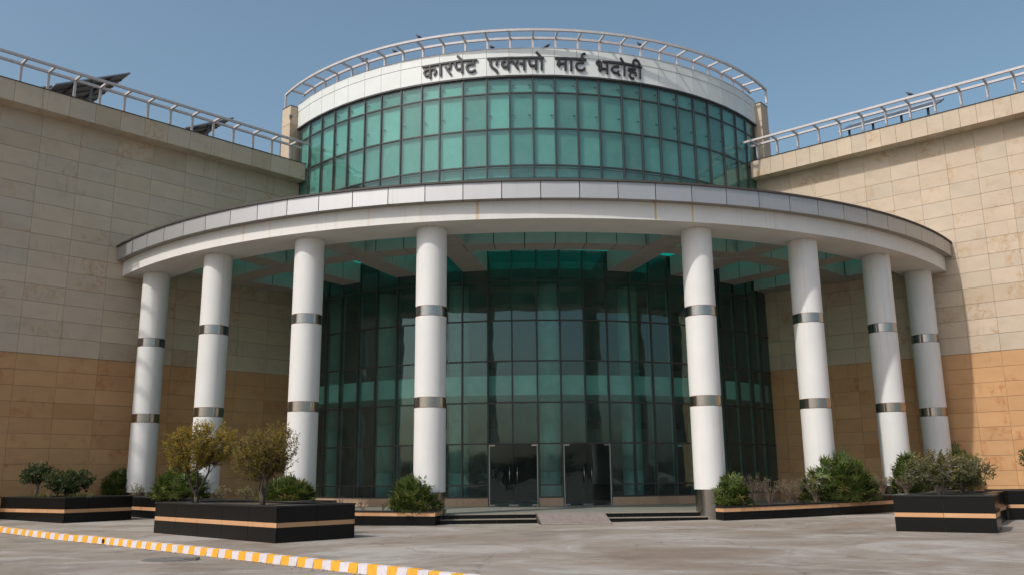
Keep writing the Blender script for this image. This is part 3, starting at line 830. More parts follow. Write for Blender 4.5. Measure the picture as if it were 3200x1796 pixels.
# side piers closing the drum above the wings
for side, corner, lab in (('L', Vector((-11.82, 43.294, 0)), None), ('R', Vector((13.544, 43.497, 0)), None)):
    nL_ = Vector((0.724, -0.690, 0)); nR_ = Vector((-0.652, -0.758, 0))
    if side == 'L': u, v, lu, lv = -nL_, tL, 0.80, 1.8
    else: u, v, lu, lv = -nR_, -tRr, 0.86, 1.8
    for (z0, z1, g) in ((14.5, 20.08, 0.0), (20.095, 21.12, 0.0)):
        b = corner - Vector((CX, CY, 0))
        q = [b, b + u * lu, b + u * lu + v * lv, b + v * lv]
        vv = [p + Vector((0, 0, z0)) for p in q] + [p + Vector((0, 0, z1)) for p in q]
        ff = BOXF if side == 'R' else [tuple(reversed(f)) for f in BOXF]
        part("pier_cladding", vv, ff, M['cream'], drum)
    q = [b - (u + v) * 0.02, b + u * (lu + 0.02) - v * 0.02, b + (u * (lu + 0.02) + v * lv), b + v * lv - u * 0.02]
    part("pier_coping", [p + Vector((0, 0, 21.122)) for p in q] + [p + Vector((0, 0, 21.155)) for p in q], BOXF, M['coping'], drum)

# small floodlight on the left pier
pl = Vector((-11.95, 43.02, 20.35))

# ------------------------------------------------------------------ round railing on the drum
rr = thing("drum_railing", "curved grey white tube railing crowning the round glass block", "railing", (CX, CY, 0))
PA = [-48.2 + 4.092 * k for k in range(25)]
ZR = 21.88
for a in PA:
    me = bevbox("post", -0.048, 0.048, -0.048, 0.048, 21.29, ZR - 0.002, M['rail'], 0.004)
    link("post", me, rr, pol(a, RD - 0.2), (0, 0, radians(a)))
    me = bevbox("cross_bar", -0.042, 0.042, -0.75, -0.052, 0.008, 0.105, M['rail'], 0.004)
    link("cross_bar", me, rr, pol(a, RD - 0.2, ZR), (0, 0, radians(a)))
E0, E1 = -55.2, 55.0
for r0, nm in ((RD - 0.25, 'i'), (RD + 0.555, 'o')):
    lo, hi = (-53.2, 54.2) if nm == 'i' else (E0, E1)
    st = 12
    for k in range(st):
        arcbox(lo + (hi - lo) * k / st, lo + (hi - lo) * (k + 1) / st, r0, r0 + 0.1, ZR, ZR + 0.11, 5, 0.002, M['rail'], "rail", rr)
for a, zz in ((E0 + 0.25, 21.155), (E1 - 0.25, 21.155)):
    me = bevbox("end_post", -0.048, 0.048, -0.048, 0.048, zz, ZR - 0.002, M['rail'], 0.004)
    link("end_post", me, rr, pol(a, RD + 0.605), (0, 0, radians(a)))
for a in (-52.4, 53.6):
    me = bevbox("cross_bar", -0.042, 0.042, -0.75, -0.0, 0.008, 0.105, M['rail'], 0.004)
    link("cross_bar", me, rr, pol(a, RD - 0.2, ZR), (0, 0, radians(a)))

# ------------------------------------------------------------------ sign letters
SIGN = [('ka',[[(-19.1,20.748),(-17.42,20.761),(-16.02,20.77)],[(-17.61,20.75),(-17.56,20.119)],[(-17.93,20.559),(-18.26,20.567),(-18.59,20.499),(-18.66,20.412),(-18.49,20.314),(-18.15,20.267),(-17.64,20.302)],[(-17.51,20.514),(-17.13,20.588),(-16.76,20.559),(-16.5,20.485),(-16.5,20.395),(-16.66,20.312),(-16.89,20.245)]]),('aa',[[(-16.07,20.77),(-15.1,20.775)],[(-15.66,20.771),(-15.61,20.155)]]),('ra',[[(-15.15,20.774),(-13.38,20.775)],[(-13.83,20.765),(-13.83,20.56),(-14.0,20.49),(-14.46,20.481)],[(-14.69,20.579),(-14.27,20.398),(-13.68,20.16)]]),('pe',[[(-13.42,20.775),(-13.11,20.778),(-11.54,20.791),(-10.92,20.785)],[(-12.84,20.756),(-12.83,20.552),(-12.7,20.445),(-12.38,20.39),(-12.03,20.392),(-11.72,20.42)],[(-11.68,20.795),(-11.65,20.171)],[(-12.53,21.085),(-11.59,20.811)]]),('tta',[[(-10.97,20.785),(-8.9,20.769)],[(-9.6,20.761),(-9.6,20.568)],[(-9.43,20.566),(-10.35,20.578),(-10.74,20.512),(-10.83,20.413),(-10.65,20.281),(-10.26,20.2),(-9.73,20.193),(-9.21,20.281)]]),('e',[[(-7.18,20.779),(-5.03,20.769)],[(-6.6,20.768),(-6.58,20.476),(-6.41,20.359),(-5.98,20.262),(-5.6,20.18),(-5.43,20.102),(-5.56,20.028)],[(-5.46,20.773),(-5.46,20.507),(-5.68,20.441)]]),('ka_sa',[[(-5.07,20.769),(-3.31,20.769),(-0.36,20.747)],[(-3.44,20.77),(-3.46,20.151)],[(-3.91,20.586),(-4.3,20.591),(-4.56,20.493),(-4.52,20.391),(-4.22,20.318),(-3.54,20.341)],[(-3.36,20.554),(-2.97,20.601),(-2.67,20.572),(-1.71,20.173)],[(-1.9,20.756),(-1.91,20.503),(-2.3,20.449)],[(-1.53,20.468),(-0.76,20.464)],[(-0.7,20.748),(-0.73,20.129)]]),('po',[[(-0.4,20.747),(2.76,20.747)],[(0.19,20.745),(0.2,20.479),(0.34,20.378),(0.68,20.346),(1.24,20.364)],[(1.35,20.744),(1.33,20.125)],[(2.33,20.745),(2.31,20.126)],[(1.41,21.055),(2.33,20.764)]]),('ma',[[(4.65,20.739),(7.01,20.747)],[(5.38,20.746),(5.35,20.321)],[(4.93,20.495),(5.4,20.448)],[(5.04,20.458),(5.46,20.322)],[(5.38,20.48),(6.42,20.485)],[(6.51,20.746),(6.48,20.119)]]),('aa',[[(6.96,20.748),(8.05,20.744)],[(7.51,20.742),(7.47,20.133)]]),('rtta',[[(8.01,20.744),(9.32,20.735),(10.21,20.734)],[(9.57,20.74),(9.57,20.568)],[(9.77,20.572),(8.87,20.561),(8.46,20.478),(8.37,20.375),(8.57,20.251),(8.96,20.189),(9.49,20.205),(9.98,20.304)],[(10.11,21.051),(9.75,21.031),(9.48,20.955),(9.47,20.878),(9.68,20.762)]]),('bha',[[(13.18,20.717),(14.41,20.729)],[(12.85,20.236),(12.89,20.594),(12.73,20.698),(12.37,20.72),(12.11,20.649),(12.26,20.564),(12.61,20.497),(12.88,20.472)],[(12.35,20.362),(12.86,20.325)],[(12.46,20.327),(12.89,20.212)],[(12.86,20.351),(13.91,20.368)],[(14.03,20.73),(13.99,20.103)]]),('do',[[(14.37,20.729),(16.83,20.735),(17.87,20.733)],[(16.06,20.726),(16.03,20.539)],[(16.24,20.547),(15.4,20.531),(14.98,20.452),(14.87,20.372),(15.04,20.276),(15.5,20.22),(15.92,20.241),(16.16,20.339)],[(15.99,20.243),(16.34,20.09)],[(17.28,20.733),(17.23,20.109)],[(16.59,21.035),(17.24,20.75)]]),('hi',[[(17.83,20.732),(20.73,20.697)],[(19.34,20.719),(19.31,20.531)],[(19.48,20.525),(18.61,20.534),(18.08,20.5),(18.3,20.406),(18.73,20.398),(19.16,20.39),(19.44,20.324),(19.45,20.196)],[(18.63,20.381),(18.28,20.277),(18.26,20.161),(18.53,20.069),(19.13,20.048)],[(20.34,20.712),(20.28,20.09)],[(20.34,20.685),(20.22,20.888),(19.95,21.005),(19.51,21.044),(19.16,20.984),(19.07,20.876),(19.19,20.7)]])]
sg = thing("sign_lettering", "black raised Hindi lettering on the white band of the glass block", "sign", (CX, CY, 0))
RS = RD + 0.27
def catmull(pts, n=4):
    if len(pts) < 4: return pts
    out = []
    for i in range(len(pts) - 1):
        p0 = pts[max(i - 1, 0)]; p1 = pts[i]; p2 = pts[i + 1]; p3 = pts[min(i + 2, len(pts) - 1)]
        for k in range(n):
            t = k / n
            out.append(tuple(0.5 * ((2 * p1[j]) + (-p0[j] + p2[j]) * t + (2 * p0[j] - 5 * p1[j] + 4 * p2[j] - p3[j]) * t * t + (-p0[j] + 3 * p1[j] - 3 * p2[j] + p3[j]) * t ** 3) for j in (0, 1)))
    out.append(pts[-1])
    return out
def stroke(mb, pts, w, r0, r1):
    P = [(radians(a) * RS, z) for a, z in pts]
    P = catmull(P)
    Q = [P[0]]
    for p in P[1:]:
        d = hypot(p[0] - Q[-1][0], p[1] - Q[-1][1])
        n = max(1, int(d / 0.3))
        q0 = Q[-1]
        for k in range(1, n + 1): Q.append((q0[0] + (p[0] - q0[0]) * k / n, q0[1] + (p[1] - q0[1]) * k / n))
    Lf = []; Rt = []
    for i, p in enumerate(Q):
        a = Q[max(i - 1, 0)]; b = Q[min(i + 1, len(Q) - 1)]
        dx, dz = b[0] - a[0], b[1] - a[1]; l = hypot(dx, dz) or 1
        nx, nz = -dz / l * w / 2, dx / l * w / 2
        Lf.append((p[0] + nx, p[1] + nz)); Rt.append((p[0] - nx, p[1] - nz))
    v = []; f = []
    bev = 0.012
    for (l, r_) in zip(Lf, Rt):
        cxx, czz = (l[0] + r_[0]) / 2, (l[1] + r_[1]) / 2
        li = (l[0] + (cxx - l[0]) * 2 * bev / w, l[1] + (czz - l[1]) * 2 * bev / w); ri = (r_[0] + (cxx - r_[0]) * 2 * bev / w, r_[1] + (czz - r_[1]) * 2 * bev / w)
        for (x, z), r in ((l, r0), (l, r1 - bev), (li, r1), (ri, r1), (r_, r1 - bev), (r_, r0)):
            v.append(pol(degrees(x / RS), r, z))
    for i in range(len(Q) - 1):
        for k in range(6):
            k2 = (k + 1) % 6
            f.append((6 * i + k, 6 * i + k2, 6 * i + 6 + k2, 6 * i + 6 + k))
    f += [(5, 4, 3, 2, 1, 0), tuple(6 * (len(Q) - 1) + k for k in range(6))]
    mb.add(v, f)
for li, (nm, strokes) in enumerate(SIGN):
    mb = MB()
    for k, s in enumerate(strokes):
        o = 0.003 * k + (0.0015 if li % 2 else 0.0)
        stroke(mb, s, 0.110 if k else 0.105, RD + 0.108 + o * 0.5, RD + 0.178 - o)
    mb.build("letter", M['letter'], sg)

# ================================================================== canopy
cp = thing("entrance_canopy", "curved porch roof with silver fascia and white ring beam", "canopy", (CX, CY, 0))
FJ = [-48.62] + [-44.35 + 3.195 * k for k in range(31)]
FJ = [a for a in FJ if a < 50.2] + [51.41]
for k in range(len(FJ) - 1):
    arcbox(FJ[k], FJ[k + 1], RC - 0.04, RC, ZCB, ZCT - 0.072, 1, 0.03, M['fascia'], "fascia_panel", cp)
    arcbox(FJ[k], FJ[k + 1], RB + 0.002, RC - 0.042, ZCB + 0.002, ZCB + 0.03, 1, 0.03, M['soffit'], "soffit_panel", cp)
arcbox(-48.6, 51.4, RB - 0.25, RC - 0.05, ZCB + 0.035, ZCT - 0.075, 64, 0, M['black'], "fascia_core", cp)
arcbox(-48.75, 51.55, RC - 0.45, RC + 0.055, ZCT - 0.068, ZCT, 64, 0, M['coping'], "canopy_coping", cp)
arcbox(-48.75, 51.5, 22.28, RB, ZBB, ZCB - 0.002, 96, 0, M['beam'], "ring_beam", cp)
arcbox(-48.75, 51.5, 22.28, RB - 0.02, ZCB + 0.001, ZCT - 0.06, 64, 0, M['beam'], "ring_upstand", cp)
# coffer beams under the porch roof
ZC = 10.525
def coffer_ring(r0, r1, lo, hi, n):
    for k in range(n):
        a0, a1 = lo + (hi - lo) * k / n, lo + (hi - lo) * (k + 1) / n
        arcbox(a0, a1, r0, r1, ZC, 11.44, 1, 0.036, M['coffer'], "coffer_panel", cp)
    arcbox(lo, hi, r0 + 0.03, r1 - 0.03, ZC + 0.02, 11.43, n, 0, M['black'], "coffer_core", cp)
coffer_ring(18.95, 20.0, -50.5, 52.0, 29)
for a in COLANG:
    for (r0, r1, n) in ((RD + 0.03, 18.93, 3), (20.02, 22.26, 2)):
        for k in range(n):
            ra, rb = r0 + (r1 - r0) * k / n, r0 + (r1 - r0) * (k + 1) / n
            me = bevbox("coffer_panel", -0.555, 0.555, -rb + 0.017, -ra - 0.017, ZC + 0.002, 11.438, M['coffer'], 0.003)
            link("coffer_panel", me, cp, (0, 0, 0), (0, 0, radians(a)))
        me = bevbox("coffer_core", -0.53, 0.53, -r1 + 0.02, -r0 - 0.02, ZC + 0.02, 11.42, M['black'], 0.003)
        link("coffer_core", me, cp, (0, 0, 0), (0, 0, radians(a)))
# teal translucent roof sheets between the beams
lim = [-52.0] + COLANG + [52.4]
for k in range(len(lim) - 1):
    for (r0, r1) in ((RD + 0.05, 19.0), (19.95, 22.3)):
        arcbox(lim[k], lim[k + 1], r0, r1, 11.446, 11.47, 5, 0.03, M['skylight'], "roof_sheet", cp)
arcbox(-52, 52.4, 18.98, 19.97, 11.447, 11.475, 40, 0, M['soffit'], "roof_strip", cp)

# ================================================================== columns
CLAB = ["leftmost white column with two steel bands, against the shaded left wall",
        "second white column from the left, behind the taller golden tree in the front planter",
        "third white column from the left, just left of the dark glass entrance",
        "white column at the left end of the entrance steps, palm at its foot",
        "white column at the right end of the entrance steps, steel base in view",
        "sixth white column from the left, rising behind the big palm clump",
        "second white column from the right, edge of a shadow slanting across its shaft",
        "rightmost white column, all in shade beside the sunlit right wall"]
def lathe(prof, n=48):
    v = []; f = []
    for (r, z) in prof:
        v += [(r * cos(2 * pi * k / n), r * sin(2 * pi * k / n), z) for k in range(n)]
    for i in range(len(prof) - 1):
        for k in range(n):
            k2 = (k + 1) % n
            f.append((i * n + k, i * n + k2, (i + 1) * n + k2, (i + 1) * n + k))
    return v, f
R0 = 0.549
B1, B2 = 7.26, 4.06
def shell(prof, n=64):
    """lathe whose profile segments do not share vertices, so each keeps its own shading"""
    v = []; f = []
    for (p, q) in zip(prof[:-1], prof[1:]):
        b = len(v)
        for (r, z) in (p, q): v += [(r * cos(2 * pi * k / n), r * sin(2 * pi * k / n), z) for k in range(n)]
        f += [(b + k, b + (k + 1) % n, b + n + (k + 1) % n, b + n + k) for k in range(n)]
    return v, f
shaft_me = mk("shaft", *shell([(R0 - 0.03, 1.045), (R0, 1.045), (R0, ZBB + 0.01)]), M['column'])
band_me = mk("steel_band", *shell([(R0 - 0.004, -0.17), (R0 + 0.008, -0.17), (R0 + 0.008, 0.17), (R0 - 0.004, 0.17)]), M['steel'])
reveal_me = mk("band_reveal", *shell([(R0 + 0.002, -0.186), (R0 + 0.005, -0.172), (R0 + 0.005, 0.172), (R0 + 0.002, 0.186)]), M['rustline'])
base_me = mk("steel_base", *shell([(R0 - 0.02, 0.0), (R0 - 0.02, 1.044)]), M['steel'])
for me in (shaft_me, band_me, base_me, reveal_me):
    me.polygons.foreach_set('use_smooth', [abs(p.normal.z) < 0.5 for p in me.polygons])
for a, lab in zip(COLANG, CLAB):
    c = thing("column", lab, "column", polw(a, RCOL, 0), radians(a), "white columns carrying the curved canopy")
    link("shaft", shaft_me, c)
    link("steel_base", base_me, c, (0, 0, 0.0))
    for z in (B1, B2): link("steel_band", band_me, c, (0, 0, z))
    for z in (B1, B2): link("band_reveal", reveal_me, c, (0, 0, z))
    seam = bevbox("band_seam", -0.004, 0.004, -R0 - 0.0105, -R0, -0.168, 0.168, M['joint'], 0.001)
    for z in (B1, B2):
        for sa in (-0.9, 0.75): link("band_seam", seam, c, (0, 0, z), (0, 0, sa))

# ================================================================== platform, steps, ramp
v = [(0, 0, 0.30)]
C4 = pol(COLANG[3], RCOL); C5 = pol(COLANG[4], RCOL)
e = (C5 - C4).normalized(); o_ = Vector((e.y, -e.x, 0))
if o_.y > 0: o_ = -o_
ring = [pol(x, 22.45) for x in [-54 + 2 * k for k in range(23)]]
ring += [C4 + e * 0.30 + o_ * 0.12, C5 - e * 0.12 + o_ * 0.12]
ring += [pol(x, 22.45) for x in [16 + 2 * k for k in range(20)]]
v += [(p.x, p.y, 0.30) for p in ring]
f = [(0, k, k + 1) for k in range(1, len(ring))]
pf = props(part("entrance_platform", v, f, M['platform'], None, False, (CX, CY, 0)), kind="structure")
st = thing("entrance_steps", "two black granite steps between the two middle columns", "steps", (CX, CY, 0))
span = (C5 - C4).length
ramp_x = (3.62, 6.0)   # measured from C4 along the steps
for (s0, s1) in ((0.30, ramp_x[0]), (ramp_x[1], span - 0.02)):
    for z0, z1, d0, d1 in ((0.0, 0.128, 0.12, 0.47), (0.15, 0.278, -0.3, 0.12)):
        n = max(2, round((s1 - s0) / 0.62))
        for k in range(n):
            xa, xb = s0 + (s1 - s0) * k / n + 0.003, s0 + (s1 - s0) * (k + 1) / n - 0.003
            q = [C4 + e * xa + o_ * d0, C4 + e * xb + o_ * d0, C4 + e * xb + o_ * (d1 - 0.012), C4 + e * xa + o_ * (d1 - 0.012)]
            part("riser_slab", [p + Vector((0, 0, z0)) for p in q] + [p + Vector((0, 0, z1)) for p in q], [tuple(reversed(x)) for x in BOXF], M['granite'], st)
            q = [C4 + e * xa + o_ * d0, C4 + e * xb + o_ * d0, C4 + e * xb + o_ * (d1 + 0.012), C4 + e * xa + o_ * (d1 + 0.012)]
            part("tread_slab", [p + Vector((0, 0, z1 + 0.001)) for p in q] + [p + Vector((0, 0, z1 + 0.024)) for p in q], [tuple(reversed(x)) for x in BOXF], M['tread'], st)
rm = thing("entrance_ramp", "short ribbed concrete ramp set into the middle of the entrance steps", "ramp", (CX, CY, 0))
s0, s1 = ramp_x[0] + 0.01, ramp_x[1] - 0.01
top0, top1 = C4 + e * s0 + o_ * 0.10, C4 + e * s1 + o_ * 0.10
bot0, bot1 = C4 + e * (s0 + 0.06) + o_ * 1.55, C4 + e * (s1 + 0.02) + o_ * 1.6
Z = lambda z: Vector((0, 0, z))
part("ramp_slab", [bot0 + Z(-0.02), bot1 + Z(-0.02), top1 + Z(-0.02), top0 + Z(-0.02), bot0 + Z(0.004), bot1 + Z(0.004), top1 + Z(0.297), top0 + Z(0.297)], BOXF, M['groove'], rm)
nr = 11
for k in range(nr):
    t0, t1 = (k + 0.05) / nr, (k + 0.62) / nr
    A = bot0.lerp(top0, t0) + e * 0.02; B = bot1.lerp(top1, t0) - e * 0.02; C_ = bot1.lerp(top1, t1) - e * 0.02; D = bot0.lerp(top0, t1) + e * 0.02
    za, zc = 0.004 + 0.293 * t0, 0.004 + 0.293 * t1
    part("ramp_rib", [A + Z(za), B + Z(za), C_ + Z(zc), D + Z(zc), A + Z(za + 0.03), B + Z(za + 0.03), C_ + Z(zc + 0.03), D + Z(zc + 0.03)], BOXF, M['ramp'], rm)

# ================================================================== planters
def planter(label, corner, u, lu, v_, lv, h, z1=0.365, z2=0.485, mod=1.0, name="granite_planter", zg=0.0):
    """corner = nearest corner; u, v_ = unit directions of the two visible faces"""
    u = Vector((*u, 0)).normalized(); v_ = Vector((*v_, 0)).normalized()
    t = thing(name, label, "planter", (*corner, zg), 0.0, "black granite planters on the plaza")
    g = 0.009
    def blk(nm, p, du, dv, z0, za, mat):
        q = [p, p + du, p + du + dv, p + dv]
        if (du.x * dv.y - du.y * dv.x) < 0: q = [p, p + dv, p + du + dv, p + du]
        me = bevverts([x + Z(z0) for x in q] + [x + Z(za) for x in q], mat, nm)
        link(nm, me, t)
    th = 0.04
    for (base, d, n_in, L) in ((Vector((0, 0, 0)), u, v_, lu), (Vector((0, 0, 0)), v_, u, lv), (v_ * lv, u, -v_, lu), (u * lu, v_, -u, lv)):
        n = max(1, round(L / mod))
        off = 0.042 if d is v_ else 0.0
        for k in range(n):
            xa = off + (L - 2 * off) * k / n + g / 2; xb = off + (L - 2 * off) * (k + 1) / n - g / 2
            blk("granite_slab", base + d * xa, d * (xb - xa), n_in * th, -0.12, z1 - 0.002, M['granite'])
            blk("stone_strip", base + d * xa + n_in * 0.006, d * (xb - xa), n_in * (th - 0.008), z1, z2 - 0.002, M['stripe'])
            blk("granite_slab", base + d * xa, d * (xb - xa), n_in * th, z2, h - 0.042, M['granite'])
        c0 = -0.018
        blk("coping_slab", base + d * (c0 if d is u else 0.26) + n_in * c0, d * (L - 2 * (c0 if d is u else 0.26)), n_in * 0.27, h - 0.04, h, M['granite_top'])
    blk("mortar_core", u * 0.03 + v_ * 0.03, u * (lu - 0.06), v_ * (lv - 0.06), -0.1, h - 0.09, M['joint'])
    blk("soil_bed", u * 0.06 + v_ * 0.06, u * (lu - 0.12), v_ * (lv - 0.12), 0.02, h - 0.05, M['soil'])
    return t

def bevverts(vs, mat, nm, b=0.004):
    bm = bmesh.new()
    q = [bm.verts.new(x) for x in vs]
    for f in BOXF: bm.faces.new([q[i] for i in f])
    bmesh.ops.bevel(bm, geom=bm.edges[:], offset=b, segments=1, affect='EDGES', profile=0.5)
    me = bpy.data.meshes.new(nm); bm.to_mesh(me); bm.free(); me.materials.append(mat)
    return me

A0 = Vector((-5.894, 22.07, 0)); AU = Vector((-0.722, 0.692, 0)); AV = Vector((0.692, 0.722, 0))
planter("long black granite planter nearest the camera, two golden trees in it", A0[:2], AU[:2], 6.84, AV[:2], 2.37, 0.90, mod=1.28)
B0 = Vector((-15.75, 31.10, 0)); BU = Vector((-0.864, 0.503, 0)); BV = Vector((0.588, 0.809, 0))
planter("black granite planter at the left edge, small green tree and round bush in it", B0[:2], BU[:2], 3.95, BV[:2], 2.53, 0.887, 0.34, 0.468, mod=1.0, zg=0.095)
E0_ = Vector((12.33, 22.82, 0)); EU = Vector((-0.845, 0.535, 0)); EV = Vector((0.535, 0.845, 0))
planter("black granite planter at front right with a broad bush in it", E0_[:2], EU[:2], 2.42, EV[:2], 1.7, 0.965, 0.385, 0.503, mod=1.21)
planter("black granite planter just behind the front right planter, running back from it", (13.45, 24.95), (-0.845, 0.535), 1.9, (0.57, 0.82), 3.0, 0.90, 0.35, 0.47, mod=1.0, zg=0.06)
planter("black granite planter cut by the right picture edge, lower of the two there", (15.24, 27.42), (0.985, -0.17), 5.0, (0.17, 0.985), 1.9, 0.888, 0.35, 0.46, mod=1.2, zg=0.095)
planter("farther black granite planter peeping in at the right edge by the orange wall", (18.78, 30.05), (0.86, -0.51), 3.2, (0.51, 0.86), 1.8, 0.86, 0.35, 0.46, mod=1.1, zg=0.15)

# curved beds along the columns
def bedz(a):
    return 0.008 + 0.0036 * (-a - 8.3) if a < 0 else 0.03 + 0.0060 * (a - 14.5)
def bed(label, lo, hi, low, high_from, ztop, close_lo, close_hi):
    t = thing("curved_planter_bed", label, "planter bed", (CX, CY, 0))
    RO_, RI = 24.12, 22.47
    n = max(2, round(radians(hi - lo) * RO_ / 0.62))
    for k in range(n):
        a0, a1 = lo + (hi - lo) * k / n, lo + (hi - lo) * (k + 1) / n
        am = (a0 + a1) / 2
        arcbox(a0, a1, RO_ - 0.05, RO_, -0.12, 0.282, 1, 0.005, M['granite'], "granite_slab", t, bedz)
        arcbox(a0, a1, RO_ - 0.05, RO_ - 0.006, 0.284, 0.410, 1, 0.005, M['stripe'], "stone_strip", t, bedz)
        raised = (am < high_from) if high_from < 0 else (am > high_from)
        zt = ztop if raised else low
        if raised:
            arcbox(a0, a1, RO_ - 0.05, RO_, 0.412, ztop - 0.04, 1, 0.005, M['granite'], "granite_slab", t, bedz)
        arcbox(a0, a1, RO_ - 0.24, RO_ + 0.015, zt - 0.038, zt, 1, 0.004, M['granite_top'], "coping_slab", t, bedz)
        arcbox(a0, a1, RI, RO_ - 0.055, -0.1, zt - 0.05, 1, 0.0, M['soil'], "soil_bed", t, bedz)
    for a, s in ((lo, close_lo), (hi, close_hi)):
        if not s: continue
        d = -1 if a == lo else 1
        w_ = degrees(0.05 / RO_)
        for z0, z1, m_, ins in ((-0.1, 0.282, M['granite'], 0), (0.284, 0.410, M['stripe'], 0.006), (0.412, low, M['granite_top'], -0.012)):
            a_in, a_out = a, a + d * (w_ - degrees(ins / RO_))
            arcbox(min(a_in, a_out), max(a_in, a_out), RI, RO_ - 0.004 - ins * 0.5, z0, z1, 1, 0, m_, "end_slab", t, bedz)
    return t
bed("low curved granite bed left of the entrance steps, stepping up towards the left wall", -48.2, -8.35, 0.445, -19.0, 0.777, False, True)
bed("low curved granite bed right of the entrance steps, stepping up towards the right wall", 14.75, 50.6, 0.470, 28.5, 0.60, True, False)

# ================================================================== vegetation
class Leaves:
    def __init__(self): self.v = []; self.f = []; self.r = []
    def leaf(self, p, d, n, L, W, r, bend=0.0):
        """pointed leaf: folded lens shape of four triangles"""
        d = d.normalized(); s = d.cross(n)
        if s.length < 1e-5: s = d.orthogonal()
        s = s.normalized() * (W / 2); up = s.cross(d).normalized()
        b = len(self.v)
        m = p + d * (L * 0.45) + up * (L * 0.10)
        e = p + d * L - up * (L * bend)
        self.v += [tuple(p), tuple(m + s), tuple(e), tuple(m - s)]
        self.f += [(b, b + 1, b + 2), (b, b + 2, b + 3)]
        self.r += [r, r]
    def blade(self, p, d, n, L, W, r, droop):
        """long strap blade in three sections"""
        d = d.normalized(); s = d.cross(n)
        if s.length < 1e-5: s = d.orthogonal()
        s = s.normalized()
        b = len(self.v)
        q = p.copy(); dd = d.copy()
        ws = (0.35, 1.0, 0.8, 0.05)
        for i in range(4):
            self.v += [tuple(q - s * (W / 2 * ws[i])), tuple(q + s * (W / 2 * ws[i]))]
            dd = (dd + Vector((0, 0, -droop))).normalized()
            q = q + dd * (L / 3)
        for i in range(3):
            self.f.append((b + 2 * i, b + 2 * i + 1, b + 2 * i + 3, b + 2 * i + 2)); self.r.append(r)
    def build(self, name, mat, parent=None, loc=None, kind=None):
        me = mk(name, self.v, self.f, mat)
        at = me.attributes.new("rnd", 'FLOAT', 'FACE')
        at.data.foreach_set('value', self.r)
        o = link(name, me, parent, loc)
        if kind: o["kind"] = kind
        return o

def rv(R): 
    while True:
        v = Vector((R.uniform(-1, 1), R.uniform(-1, 1), R.uniform(-1, 1)))
        if 0.05 < v.length < 1: return v.normalized()

